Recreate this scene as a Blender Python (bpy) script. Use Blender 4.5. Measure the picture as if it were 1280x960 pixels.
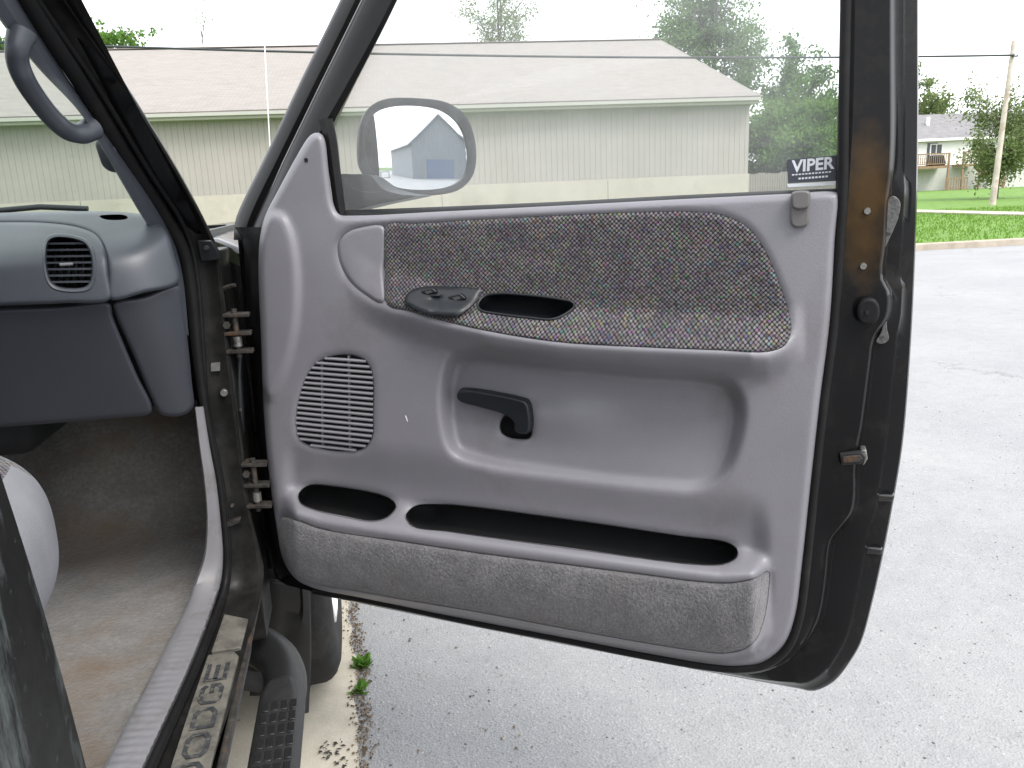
import bpy, bmesh, math, random
import numpy as np
from mathutils import Vector, Matrix
from mathutils.geometry import delaunay_2d_cdt

for o in list(bpy.data.objects):
    bpy.data.objects.remove(o)
scene = bpy.context.scene
COL = scene.collection
rad = math.radians

# ------------------------------------------------------------------ camera
# world: metres, x = outboard on the passenger side, y = towards the truck's nose, z up, ground at 0
F = 1000.0                                   # focal length in pixels of a 1280 px wide picture
YAW, PITCH, ROLL = rad(-10.8), rad(13.5), rad(2.4)
CAM = np.array([0.17, -1.50, 1.35])
_fw = np.array([-math.sin(YAW) * math.cos(PITCH), math.cos(YAW) * math.cos(PITCH), -math.sin(PITCH)])
_r0 = np.array([math.cos(YAW), math.sin(YAW), 0.0])
_u0 = np.cross(_r0, _fw)
_R = _r0 * math.cos(ROLL) - _u0 * math.sin(ROLL)
_U = _u0 * math.cos(ROLL) + _r0 * math.sin(ROLL)
cam = bpy.data.cameras.new('camera')
cam.sensor_width = 36.0
cam.lens = 36.0 * F / 1280.0
cam.clip_start = 0.01
cam.clip_end = 900.0
cam_o = bpy.data.objects.new('camera', cam)
COL.objects.link(cam_o)
M3 = Matrix(((_R[0], _U[0], -_fw[0]), (_R[1], _U[1], -_fw[1]), (_R[2], _U[2], -_fw[2])))
cam_o.matrix_world = Matrix.Translation(Vector(CAM)) @ M3.to_4x4()
scene.camera = cam_o

# ------------------------------------------------------------------ bright overcast sky and a soft sun
SUN_AZ, SUN_EL = rad(150.0), rad(52.0)       # azimuth clockwise from +y
world = bpy.data.worlds.new('World')
scene.world = world
world.use_nodes = True
wn = world.node_tree.nodes
wl = world.node_tree.links
bg = wn['Background']
sky = wn.new('ShaderNodeTexSky')
sky.sky_type = 'NISHITA'
sky.sun_disc = False
sky.sun_elevation = SUN_EL
sky.sun_rotation = SUN_AZ
sky.air_density = 1.0
sky.dust_density = 4.0
cloud = wn.new('ShaderNodeMix')              # even cloud deck over the clear sky
cloud.data_type = 'RGBA'
cloud.inputs[0].default_value = 0.86
cloud.inputs[7].default_value = (9.6, 9.8, 10.2, 1)
wl.new(sky.outputs[0], cloud.inputs[6])
wl.new(cloud.outputs[2], bg.inputs['Color'])
bg.inputs['Strength'].default_value = 0.1
sun = bpy.data.lights.new('sun', 'SUN')
sun.energy = 1.3
sun.angle = rad(25.0)
sun.color = (1.0, 0.965, 0.91)
sun_o = bpy.data.objects.new('sun', sun)
COL.objects.link(sun_o)
sdir = Vector((math.sin(SUN_AZ) * math.cos(SUN_EL), math.cos(SUN_AZ) * math.cos(SUN_EL), math.sin(SUN_EL)))
sun_o.rotation_euler = sdir.to_track_quat('Z', 'Y').to_euler()
sun_o.location = sdir * 40
scene.view_settings.view_transform = 'Standard'
scene.view_settings.look = 'None'
scene.view_settings.exposure = 1.40
scene.view_settings.gamma = 1.0
scene.view_settings.use_curve_mapping = False

# ------------------------------------------------------------------ measuring: where a sight line meets a plane of the place
def rays(x, y):
    x = np.asarray(x, float)[..., None]; y = np.asarray(y, float)[..., None]
    return _fw + _R * (x - 640.0) / F + _U * (480.0 - y) / F

def onplane(x, y, p0, n):
    D = rays(x, y); n = np.asarray(n, float)
    t = ((np.asarray(p0, float) - CAM) @ n) / (D @ n)
    return CAM + D * t[..., None]

def atY(x, y, Y):
    return onplane(x, y, (0, Y, 0), (0, 1, 0))
def atX(x, y, X):
    return onplane(x, y, (X, 0, 0), (1, 0, 0))
def atZ(x, y, Z):
    return onplane(x, y, (0, 0, Z), (0, 0, 1))

# the open door: hinge line at the origin, swung 60 degrees; u along it, v up, h towards the cabin
DA = rad(60)
DE = np.array([math.sin(DA), -math.cos(DA), 0.0])
DN = np.array([-math.cos(DA), -math.sin(DA), 0.0])
def PD(x, y, h=0.0):
    D = rays(x, y)
    t = (np.asarray(h, float) - CAM @ DN) / (D @ DN)
    return CAM + D * t[..., None]
def DUV(u, v, h):
    return DE * u + np.array([0, 0, 1.0]) * v + DN * h

# the door opening of the cab: sill, front post and raked pillar, rounded where they meet
RK = rad(35)
JPL = [(np.array([0, 0, 1.0]), 0.62), (np.array([0, -1.0, 0]), 0.0),
       (np.array([0, -math.sin(RK), -math.cos(RK)]), -math.cos(RK) * 1.30)]
def PJ(x, y, off=0.0, k=26.0):
    D = rays(x, y)
    acc = 0.0
    for n, c in JPL:
        dn = D @ n
        t = np.where(dn < -1e-4, (c + off - CAM @ n) / np.where(dn < -1e-4, dn, -1.0), 50.0)
        acc = acc + np.exp(-k * np.minimum(t, 20.0))
    t = -np.log(acc) / k
    return CAM + D * t[..., None]

# ------------------------------------------------------------------ materials
MATS = {}
def nodes_of(name):
    m = bpy.data.materials.new(name); m.use_nodes = True
    MATS[name] = m
    return m, m.node_tree.nodes, m.node_tree.links, m.node_tree.nodes['Principled BSDF']

def tex_coord(N, L, kind='Object', scale=(1, 1, 1), rot=(0, 0, 0)):
    tc = N.new('ShaderNodeTexCoord'); mp = N.new('ShaderNodeMapping')
    mp.inputs['Scale'].default_value = scale
    mp.inputs['Rotation'].default_value = rot
    L.new(tc.outputs[kind], mp.inputs['Vector'])
    return mp.outputs[0]

def noise(N, L, vec, scale, detail=4, rough=0.6):
    n = N.new('ShaderNodeTexNoise')
    n.inputs['Scale'].default_value = scale; n.inputs['Detail'].default_value = detail
    n.inputs['Roughness'].default_value = rough
    if vec is not None: L.new(vec, n.inputs['Vector'])
    return n

def ramp(N, L, fac, stops):
    r = N.new('ShaderNodeValToRGB')
    e = r.color_ramp.elements
    while len(e) < len(stops): e.new(0.5)
    for i, (p, c) in enumerate(stops):
        e[i].position = p; e[i].color = (c[0], c[1], c[2], 1) if hasattr(c, '__len__') else (c, c, c, 1)
    L.new(fac, r.inputs[0])
    return r.outputs[0]

def mixc(N, L, fac, a, b, mode='MIX'):
    m = N.new('ShaderNodeMix'); m.data_type = 'RGBA'; m.blend_type = mode
    for s, v in ((0, fac), (6, a), (7, b)):
        if isinstance(v, (int, float)): m.inputs[s].default_value = v
        elif isinstance(v, (tuple, list)): m.inputs[s].default_value = (v[0], v[1], v[2], 1)
        else: L.new(v, m.inputs[s])
    return m.outputs[2]

def bump(N, L, P, height, strength=0.3, dist=0.002, prev=None):
    b = N.new('ShaderNodeBump')
    b.inputs['Strength'].default_value = strength; b.inputs['Distance'].default_value = dist
    L.new(height, b.inputs['Height'])
    if prev is not None: L.new(prev, b.inputs['Normal'])
    L.new(b.outputs[0], P.inputs['Normal'])
    return b.outputs[0]

def simple(name, col, rough=0.6, var=0.12, vscale=6.0, bscale=400.0, bstr=0.15, bdist=0.001, metal=0.0, spec=0.5,
           dirt=None, dscale=3.0, dlo=0.5, dhi=0.7, coat=0.0, rvar=0.0):
    m, N, L, P = nodes_of(name)
    v = tex_coord(N, L)
    n1 = noise(N, L, v, vscale, 5, 0.65)
    c = mixc(N, L, ramp(N, L, n1.outputs[0], [(0.3, 0), (0.7, 1)]), tuple(x * (1 - var) for x in col), tuple(min(1, x * (1 + var)) for x in col))
    if dirt is not None:
        n2 = noise(N, L, v, dscale, 6, 0.7)
        c = mixc(N, L, ramp(N, L, n2.outputs[0], [(dlo, 0), (dhi, 1)]), c, dirt)
    L.new(c, P.inputs['Base Color'])
    P.inputs['Roughness'].default_value = rough
    if rvar:
        n4 = noise(N, L, v, vscale * 1.7, 5, 0.7)
        L.new(ramp(N, L, n4.outputs[0], [(0.3, max(0.0, rough - rvar)), (0.7, min(1.0, rough + rvar))]), P.inputs['Roughness'])
    P.inputs['Metallic'].default_value = metal
    P.inputs['Specular IOR Level'].default_value = spec
    P.inputs['Coat Weight'].default_value = coat
    if bstr:
        n3 = noise(N, L, v, bscale, 2, 0.5)
        bump(N, L, P, n3.outputs[0], bstr, bdist)
    return m

TRIM = simple('grey moulded plastic', (0.174, 0.170, 0.188), 0.40, 0.07, 5, 420, 0.34, 0.0008, dirt=(0.118, 0.111, 0.112), dscale=5, dlo=0.53, dhi=0.82, rvar=0.06)
TRIMD = simple('grey brown latch plastic', (0.105, 0.10, 0.097), 0.45, 0.05)
DASH = simple('blue grey dashboard vinyl', (0.044, 0.050, 0.061), 0.42, 0.06, 4, 700, 0.3, 0.0008, rvar=0.05)
DASHLO = simple('dark blue grey glovebox plastic', (0.035, 0.038, 0.048), 0.48, 0.08, 4, 700, 0.3, 0.0008)
DKPL = simple('charcoal plastic', (0.011, 0.013, 0.0155), 0.38, 0.1, 8, 600, 0.2, 0.0006, spec=0.35)
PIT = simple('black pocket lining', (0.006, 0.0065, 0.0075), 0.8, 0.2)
RUB = simple('black rubber weatherstrip', (0.010, 0.010, 0.0105), 0.5, 0.2, 20, 300, 0.2, 0.001, spec=0.14, dirt=(0.024, 0.0225, 0.021), dscale=9, dlo=0.55, dhi=0.8)
TYRE = simple('tyre rubber', (0.018, 0.0175, 0.017), 0.75, 0.2, 14, 200, 0.4, 0.002, spec=0.3, dirt=(0.05, 0.047, 0.042), dscale=6, dlo=0.5, dhi=0.75)
BLK = simple('black truck paint', (0.006, 0.006, 0.0065), 0.12, 0.2, 3, 60, 0.03, 0.001, spec=0.35, dirt=(0.016, 0.015, 0.014), dscale=5, dlo=0.55, dhi=0.8, rvar=0.06)
JAMB = simple('dusty black door jamb', (0.010, 0.0098, 0.0095), 0.42, 0.3, 9, 150, 0.25, 0.001, spec=0.14, dirt=(0.032, 0.031, 0.030), dscale=7, dlo=0.48, dhi=0.75, rvar=0.12)
STEEL = simple('bare scuffed steel', (0.22, 0.215, 0.20), 0.4, 0.4, 60, 200, 0.3, 0.001, metal=0.6, dirt=(0.04, 0.037, 0.033), dscale=60, dlo=0.48, dhi=0.62)
GRIME = simple('greasy hinge metal', (0.032, 0.029, 0.026), 0.6, 0.6, 60, 150, 0.6, 0.002, metal=0.0, spec=0.3, dirt=(0.075, 0.038, 0.018), dscale=30, dlo=0.55, dhi=0.7)
ALLOY = simple('bright wheel alloy', (0.80, 0.80, 0.80), 0.25, 0.05, metal=0.6)
BAR = simple('textured black step bar', (0.017, 0.0175, 0.0185), 0.42, 0.15, 12, 260, 0.5, 0.001, spec=0.35, dirt=(0.045, 0.043, 0.04), dscale=6, dlo=0.5, dhi=0.85)
PLATE = simple('dusty beige sill plate', (0.125, 0.117, 0.100), 0.6, 0.25, 30, 200, 0.3, 0.001, dirt=(0.045, 0.042, 0.037), dscale=26, dlo=0.46, dhi=0.66)
LETTER = simple('dark worn sill lettering', (0.026, 0.028, 0.031), 0.6, 0.6, 90, 200, 0.2, 0.001, dirt=(0.105, 0.098, 0.084), dscale=75, dlo=0.52, dhi=0.62)
MIRH = simple('matt black mirror plastic', (0.008, 0.010, 0.013), 0.5, 0.1, 20, 500, 0.3, 0.0008, spec=0.25, dirt=(0.018, 0.021, 0.024), dscale=20, dlo=0.5, dhi=0.8)
ANT = simple('pale antenna mast', (0.8, 0.8, 0.78), 0.3, 0.02)
SEATV = simple('pale grey seat vinyl', (0.165, 0.165, 0.178), 0.6, 0.12, 14, 500, 0.35, 0.0012)

# headliner / cabin
CABIN = simple('grey cabin lining', (0.09, 0.09, 0.10), 0.8, 0.1)

def mk_fabric():
    m, N, L, P = nodes_of('woven speckled door fabric')
    v = tex_coord(N, L, 'UV', (1, 1, 1), (0, 0, rad(45)))
    vo = N.new('ShaderNodeTexVoronoi'); vo.inputs['Scale'].default_value = 205.0; vo.inputs['Randomness'].default_value = 0.16
    L.new(v, vo.inputs['Vector'])
    hs = N.new('ShaderNodeHueSaturation'); hs.inputs['Saturation'].default_value = 0.7; hs.inputs['Value'].default_value = 0.21
    wn_ = N.new('ShaderNodeTexWhiteNoise'); wn_.noise_dimensions = '3D'; L.new(vo.outputs['Color'], wn_.inputs['Vector']); L.new(wn_.outputs['Color'], hs.inputs['Color'])
    sp_ = N.new('ShaderNodeSeparateColor'); L.new(vo.outputs['Color'], sp_.inputs[0])
    grey = mixc(N, L, sp_.outputs[2], (0.088, 0.080, 0.087), (0.176, 0.165, 0.168))
    thread = mixc(N, L, ramp(N, L, sp_.outputs[1], [(0.66, 0.12), (0.74, 0.62)]), grey, hs.outputs[0])
    big = noise(N, L, v, 22, 3, 0.6)
    tint = mixc(N, L, ramp(N, L, big.outputs[0], [(0.4, 0), (0.62, 1)]), (1.0, 0.98, 0.95), (0.72, 0.70, 0.78))
    thread = mixc(N, L, 1.0, thread, tint, 'MULTIPLY')
    gap = ramp(N, L, vo.outputs['Distance'], [(0.33, 1), (0.52, 0)])
    hs2 = N.new('ShaderNodeHueSaturation'); hs2.inputs['Saturation'].default_value = 0.55; hs2.inputs['Value'].default_value = 0.016
    L.new(vo.outputs['Color'], hs2.inputs['Color'])
    c = mixc(N, L, gap, hs2.outputs[0], thread)
    L.new(c, P.inputs['Base Color'])
    P.inputs['Roughness'].default_value = 0.9
    P.inputs['Specular IOR Level'].default_value = 0.15
    P.inputs['Sheen Weight'].default_value = 0.15
    bump(N, L, P, gap, 0.5, 0.0012)
    return m
FABRIC = mk_fabric()

def mk_carpet(name, base, alt, spot, sc=1.0, spotlo=0.5, spothi=0.72, sscale=2.2):
    m, N, L, P = nodes_of(name)
    v = tex_coord(N, L, 'Object', (1, 1, 1))
    n1 = noise(N, L, v, 220 * sc, 3, 0.7)
    n2 = noise(N, L, v, sscale, 6, 0.7)
    n3 = noise(N, L, v, 28 * sc, 4, 0.7)
    c = mixc(N, L, ramp(N, L, n1.outputs[0], [(0.35, 0), (0.65, 1)]), base, alt)
    c = mixc(N, L, ramp(N, L, n3.outputs[0], [(0.35, 0.0), (0.75, 0.6)]), c, tuple(0.6 * x for x in base))
    c = mixc(N, L, ramp(N, L, n2.outputs[0], [(spotlo, 0), (spothi, 1)]), c, spot)
    L.new(c, P.inputs['Base Color'])
    P.inputs['Roughness'].default_value = 0.95
    P.inputs['Specular IOR Level'].default_value = 0.1
    P.inputs['Sheen Weight'].default_value = 0.25
    b = bump(N, L, P, n1.outputs[0], 0.9, 0.004)
    bump(N, L, P, n3.outputs[0], 0.5, 0.008, b)
    return m
DCARPET = mk_carpet('grey napped door carpet', (0.088, 0.086, 0.091), (0.165, 0.161, 0.168), (0.130, 0.118, 0.114), 1.0, 0.55, 0.8, 9)
FCARPET = mk_carpet('worn stained floor carpet', (0.140, 0.133, 0.129), (0.205, 0.196, 0.188), (0.128, 0.096, 0.070), 0.5, 0.47, 0.68, 4.5)

def mk_glass(name, tint, haze, hazecol, streak=None):
    m, N, L, P = nodes_of(name)
    N.remove(P)
    out = N['Material Output']
    tr = N.new('ShaderNodeBsdfTransparent'); tr.inputs[0].default_value = (*tint, 1)
    gl = N.new('ShaderNodeBsdfGlossy'); gl.inputs['Roughness'].default_value = 0.02
    df = N.new('ShaderNodeBsdfDiffuse'); df.inputs[0].default_value = (*hazecol, 1)
    v = tex_coord(N, L, 'Object')
    n = noise(N, L, v, 7, 6, 0.7)
    hz = ramp(N, L, n.outputs[0], [(0.3, haze * 0.7), (0.75, haze * 1.35)])
    if streak:
        s = noise(N, L, tex_coord(N, L, 'Object', streak[0], streak[1]), 3, 8, 0.8)
        hz = mixc(N, L, 1.0, hz, ramp(N, L, s.outputs[0], [(0.60, 0.0), (0.78, streak[2])]), 'ADD')
    m1 = N.new('ShaderNodeMixShader'); L.new(hz, m1.inputs[0]); L.new(tr.outputs[0], m1.inputs[1]); L.new(df.outputs[0], m1.inputs[2])
    fr = N.new('ShaderNodeFresnel'); fr.inputs[0].default_value = 1.30
    m2 = N.new('ShaderNodeMixShader'); L.new(fr.outputs[0], m2.inputs[0]); L.new(m1.outputs[0], m2.inputs[1]); L.new(gl.outputs[0], m2.inputs[2])
    L.new(m2.outputs[0], out.inputs[0])
    return m
DGLASS = mk_glass('dusty door glass', (0.925, 0.945, 0.94), 0.20, (0.66, 0.68, 0.68), ((2.5, 2.5, 1.2), (0, rad(55), 0), 0.10))
WGLASS = mk_glass('streaked windshield glass', (0.84, 0.91, 0.87), 0.12, (0.58, 0.62, 0.59), ((1.2, 1.2, 9), (0, rad(40), 0), 0.25))

# ------------------------------------------------------------------ mesh helpers
TRUCK = bpy.data.objects.new('pickup_truck', None)
TRUCK.location = (-0.95, 0.3, 0.0)
COL.objects.link(TRUCK)
TRUCK['label'] = 'black pickup truck with its grey-trimmed passenger door standing open'
TRUCK['category'] = 'pickup truck'

def link(o, parent=None):
    COL.objects.link(o)
    if parent is not None:
        o.parent = parent
        if parent.type == 'EMPTY':           # meshes are written in world metres; only the empties are moved
            o.matrix_parent_inverse = Matrix.Translation(Vector(parent.location)).inverted()
    return o

def mesh(name, verts, faces, mat, parent=None, smooth=True, sharp=None, bevel=0.0, bseg=2, solid=0.0, sub=0, uv=None):
    me = bpy.data.meshes.new(name)
    me.from_pydata([tuple(map(float, v)) for v in verts], [], [tuple(map(int, f)) for f in faces])
    me.update()
    if uv is not None:
        lay = me.uv_layers.new(name='UVMap')
        idx = np.empty(len(me.loops), dtype=np.int32); me.loops.foreach_get('vertex_index', idx)
        lay.data.foreach_set('uv', np.asarray(uv, np.float32)[idx].ravel())
    if smooth:
        me.shade_smooth()
        if sharp: me.set_sharp_from_angle(angle=rad(sharp))
    if isinstance(mat, (list, tuple)):
        for q in mat: me.materials.append(q)
    else:
        me.materials.append(mat)
    o = bpy.data.objects.new(name, me)
    if solid:
        s = o.modifiers.new('solid', 'SOLIDIFY'); s.thickness = solid; s.offset = -1
    if bevel:
        b = o.modifiers.new('bevel', 'BEVEL'); b.width = bevel; b.segments = bseg; b.limit_method = 'ANGLE'; b.angle_limit = rad(35)
    if sub:
        s = o.modifiers.new('sub', 'SUBSURF'); s.levels = sub; s.render_levels = sub
    return link(o, parent)

def tag(o, label, cat=None, group=None, kind=None):
    if label: o['label'] = label
    if cat: o['category'] = cat
    if group: o['group'] = group
    if kind: o['kind'] = kind
    return o

def smooth_poly(pts, closed=True, per=8):
    P = np.array(pts, float); n = len(P); out = []
    rng = range(n) if closed else range(n - 1)
    for i in rng:
        if closed: p0, p1, p2, p3 = P[(i - 1) % n], P[i], P[(i + 1) % n], P[(i + 2) % n]
        else: p0, p1, p2, p3 = P[max(i - 1, 0)], P[i], P[i + 1], P[min(i + 2, n - 1)]
        # centripetal tangents keep the curve from overshooting where points bunch up
        d0 = max(np.linalg.norm(p1 - p0), 1e-9) ** 0.5; d1 = max(np.linalg.norm(p2 - p1), 1e-9) ** 0.5; d2 = max(np.linalg.norm(p3 - p2), 1e-9) ** 0.5
        m1 = (p1 - p0) / d0 - (p2 - p0) / (d0 + d1) + (p2 - p1) / d1 if np.any(p1 != p0) else (p2 - p1) / d1
        m2 = (p2 - p1) / d1 - (p3 - p1) / (d1 + d2) + (p3 - p2) / d2 if np.any(p3 != p2) else (p2 - p1) / d1
        m1 = m1 * d1; m2 = m2 * d1
        for k in range(per):
            t = k / per
            out.append((2 * t**3 - 3 * t**2 + 1) * p1 + (t**3 - 2 * t**2 + t) * m1 + (-2 * t**3 + 3 * t**2) * p2 + (t**3 - t**2) * m2)
    if not closed: out.append(P[-1])
    return np.array(out)

def resample(pts, n=None, step=None, closed=False):
    P = np.array(pts, float)
    if closed: P = np.vstack([P, P[:1]])
    d = np.r_[0, np.cumsum(np.linalg.norm(np.diff(P, axis=0), axis=1))]
    if n is None: n = max(4, int(round(d[-1] / step)) + (0 if closed else 1))
    s = np.linspace(0, d[-1], n, endpoint=not closed)
    return np.stack([np.interp(s, d, P[:, k]) for k in range(P.shape[1])], 1)

def inside(px, py, poly):
    r = np.zeros(px.shape, bool); n = len(poly); j = n - 1
    for i in range(n):
        xi, yi = poly[i]; xj, yj = poly[j]
        c = ((yi > py) != (yj > py))
        if yj != yi:
            r ^= c & (px < (xj - xi) * (py - yi) / (yj - yi) + xi)
        j = i
    return r

def dist(px, py, poly, closed=True):
    d = np.full(px.shape, 1e9); n = len(poly)
    for i in range(n if closed else n - 1):
        a = poly[i]; b = poly[(i + 1) % n]; ab = b - a; L2 = ab @ ab + 1e-12
        t = np.clip(((px - a[0]) * ab[0] + (py - a[1]) * ab[1]) / L2, 0, 1)
        d = np.minimum(d, (px - a[0] - t * ab[0]) ** 2 + (py - a[1] - t * ab[1]) ** 2)
    return np.sqrt(d)

def sdf(px, py, poly):
    return np.where(inside(px, py, poly), -1, 1) * dist(px, py, poly)

def sstep(a, b, x):
    t = np.clip((x - a) / (b - a), 0, 1)
    return t * t * (3 - 2 * t)

def patch(name, outline, M, mat, parent, holes=(), step=6, drop=0.0, dropw=5, skirt=0.0, smooth=True, per=6, hdrop=None, uv=None, prep=True):
    """A moulded sheet: outline (and holes) triangulated finely, M(x, y, off) gives the surface."""
    out = resample(smooth_poly(outline, True, per) if smooth else np.array(outline, float), step=step * 0.8, closed=True)
    hs = [resample(smooth_poly(h, True, per), step=step * 0.7, closed=True) for h in holes]
    loops = [out] + hs
    gx, gy = np.meshgrid(np.arange(out[:, 0].min(), out[:, 0].max(), step), np.arange(out[:, 1].min(), out[:, 1].max(), step))
    gx = gx + (np.arange(gx.shape[0])[:, None] % 2) * step * 0.5
    gx = gx.ravel(); gy = gy.ravel()
    ok = inside(gx, gy, out)
    for h in hs: ok &= ~inside(gx, gy, h)
    for l in loops: ok &= dist(gx, gy, l) > step * 0.45
    pts = [*map(tuple, out)]; edges = []; loopidx = []
    base = 0
    for l in loops:
        if base: pts += [*map(tuple, l)]
        n = len(l); edges += [(base + i, base + (i + 1) % n) for i in range(n)]
        loopidx.append(np.arange(base, base + n)); base += n
    if drop or hdrop:
        # rings of points just inside every edge, so that rolled edges stay even
        ringd = [dropw * f for f in (0.2, 0.45, 0.75, 1.05)]
        ok2 = ok.copy()
        for l in loops: ok2 &= dist(gx, gy, l) > ringd[-1] + step * 0.4
        ok = ok2
        for l in loops:
            tn = np.roll(l, -1, 0) - np.roll(l, 1, 0); tn /= np.linalg.norm(tn, axis=1)[:, None] + 1e-9
            nr = np.stack([-tn[:, 1], tn[:, 0]], 1)
            for rd in ringd:
                for sg in (-1, 1):
                    q = l + nr * rd * sg
                    kk = inside(q[:, 0], q[:, 1], out)
                    for h in hs: kk &= ~inside(q[:, 0], q[:, 1], h)
                    for l2 in loops: kk &= dist(q[:, 0], q[:, 1], l2) > rd * 0.93
                    pts += [*map(tuple, q[kk])]
    pts += list(zip(gx[ok], gy[ok]))
    vo, eo, fo, ov, oe, of = delaunay_2d_cdt([Vector((float(a), float(b))) for a, b in pts], edges, [], 0, 1e-5)
    V = np.array([(v.x, v.y) for v in vo]); Fc = np.array([f for f in fo if len(f) == 3])
    ce = V[Fc].mean(1)
    k = inside(ce[:, 0], ce[:, 1], out)
    for h in hs: k &= ~inside(ce[:, 0], ce[:, 1], h)
    Fc = Fc[k]
    x, y = V[:, 0], V[:, 1]
    off = np.zeros(len(x))
    if drop:
        d = dist(x, y, out); off -= drop * (1 - np.clip(d / dropw, 0, 1)) ** 2
    if hdrop:
        for h in hs:
            d = dist(x, y, h); off -= hdrop * (1 - np.clip(d / dropw, 0, 1)) ** 2
    P3 = M(x, y, off)
    nrm = np.cross(P3[Fc[:, 1]] - P3[Fc[:, 0]], P3[Fc[:, 2]] - P3[Fc[:, 0]])
    flip = ((CAM - P3[Fc].mean(1)) * nrm).sum(1) < 0
    Fc = np.where(flip[:, None], Fc[:, ::-1], Fc)
    verts = list(P3); faces = [tuple(f) for f in Fc]
    if skirt:
        # map output back to loop order by position
        from collections import defaultdict
        cnt = defaultdict(int)
        for f in faces:
            for a, b in ((f[0], f[1]), (f[1], f[2]), (f[2], f[0])): cnt[(a, b)] += 1
        bd = [e for e in cnt if (e[1], e[0]) not in cnt]
        vs = sorted({a for e in bd for a in e}); remap = {}
        sk = M(x[vs], y[vs], off[vs] - skirt)
        for i, v in enumerate(vs):
            remap[v] = len(verts); verts.append(sk[i])
        for a, b in bd: faces.append((b, a, remap[a], remap[b]))
    UV = None
    if uv is not None:
        A = np.array(verts); UV = np.stack([A @ DE, A[:, 2]], 1)
    return mesh(name, verts, faces, mat, parent, sharp=50, uv=UV)

def pit(name, outline, M, depth, mat, parent, step=8, grow=0.0, taper=0.9):
    """Sides and floor of a pocket behind an opening."""
    out = resample(smooth_poly(outline, True, 6), step=step, closed=True)
    c = out.mean(0)
    if grow: out = out + (out - c) / np.linalg.norm(out - c, axis=1)[:, None] * grow
    inn = c + (out - c) * taper
    z = np.zeros(len(out))
    a = M(out[:, 0], out[:, 1], z - 0.001); b = M(inn[:, 0], inn[:, 1], z - depth * 0.85); i2 = c + (inn - c) * 0.9
    d = M(i2[:, 0], i2[:, 1], z - depth)
    n = len(out)
    V = list(a) + list(b) + list(d); Fc = []
    for i in range(n):
        j = (i + 1) % n
        Fc += [(i, j, n + j, n + i), (n + i, n + j, 2 * n + j, 2 * n + i)]
    Fc.append(tuple(range(2 * n, 3 * n)))
    return mesh(name, V, Fc, mat, parent, sharp=40)

def loft(name, rows, mat, parent=None, closed=False, solid=0.0, sharp=40, caps=False, uv=None):
    n = len(rows[0]); V = [p for r in rows for p in r]; Fc = []
    for i in range(len(rows) - 1):
        for j in range(n if closed else n - 1):
            k = (j + 1) % n
            Fc.append((i * n + j, i * n + k, (i + 1) * n + k, (i + 1) * n + j))
    if caps:
        Fc.append(tuple(range(n))[::-1]); Fc.append(tuple(range((len(rows) - 1) * n, len(rows) * n)))
    return mesh(name, V, Fc, mat, parent, sharp=sharp, solid=solid)

def lines_loft(name, lines, M, mat, parent, n=60, solid=0.0, sharp=35, smooth=True):
    """Pressed sheet metal: several feature lines, each with its own relief, skinned across."""
    rows = []
    for pts, off in lines:
        P = resample(smooth_poly(pts, False, 6) if smooth else pts, n=n)
        o = np.full(n, off) if np.isscalar(off) else np.interp(np.linspace(0, 1, n), np.linspace(0, 1, len(off)), off)
        rows.append(M(P[:, 0], P[:, 1], o))
    return loft(name, rows, mat, parent, solid=solid, sharp=sharp)

def tube(name, path, r, mat, parent=None, n=10, caps=True, flat=None, sharp=50):
    P = np.array(path, float); m = len(P)
    rr = np.full(m, r) if np.isscalar(r) else np.array(r, float)
    T = np.gradient(P, axis=0); T /= np.linalg.norm(T, axis=1)[:, None] + 1e-12
    ref = np.array([0, 0, 1.0]) if abs(T[0][2]) < 0.9 else np.array([1.0, 0, 0])
    u = np.cross(T[0], ref); u /= np.linalg.norm(u)
    rows = []
    for i in range(m):
        u = u - T[i] * (u @ T[i]); u /= np.linalg.norm(u); w = np.cross(T[i], u)
        a = np.linspace(0, 2 * math.pi, n, endpoint=False)
        rows.append([P[i] + rr[i] * (math.cos(t) * u + math.sin(t) * w * (flat or 1.0)) for t in a])
    return loft(name, rows, mat, parent, closed=True, caps=caps, sharp=sharp)

def box_v(lo, hi):
    x0, y0, z0 = lo; x1, y1, z1 = hi
    return [(x0, y0, z0), (x1, y0, z0), (x1, y1, z0), (x0, y1, z0), (x0, y0, z1), (x1, y0, z1), (x1, y1, z1), (x0, y1, z1)]
BOXF = [(3, 2, 1, 0), (4, 5, 6, 7), (0, 1, 5, 4), (1, 2, 6, 5), (2, 3, 7, 6), (3, 0, 4, 7)]
def box(name, lo, hi, mat, parent=None, bevel=0.0, bseg=2):
    return mesh(name, box_v(lo, hi), BOXF, mat, parent, smooth=bool(bevel), sharp=40, bevel=bevel, bseg=bseg)
def prism(name, top, bot, mat, parent=None, bevel=0.0, bseg=2):
    n = len(top)
    V = list(top) + list(bot)
    Fc = [tuple(range(n)), tuple(range(2 * n - 1, n - 1, -1))] + [(i, n + i, n + (i + 1) % n, (i + 1) % n) for i in range(n)]
    o = mesh(name, V, Fc, mat, parent, smooth=True, sharp=40)
    bm = bmesh.new(); bm.from_mesh(o.data); bmesh.ops.recalc_face_normals(bm, faces=bm.faces); bm.to_mesh(o.data); bm.free()
    if bevel:
        b = o.modifiers.new('bevel', 'BEVEL'); b.width = bevel; b.segments = bseg; b.limit_method = 'ANGLE'; b.angle_limit = rad(35)
    return o
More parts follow.
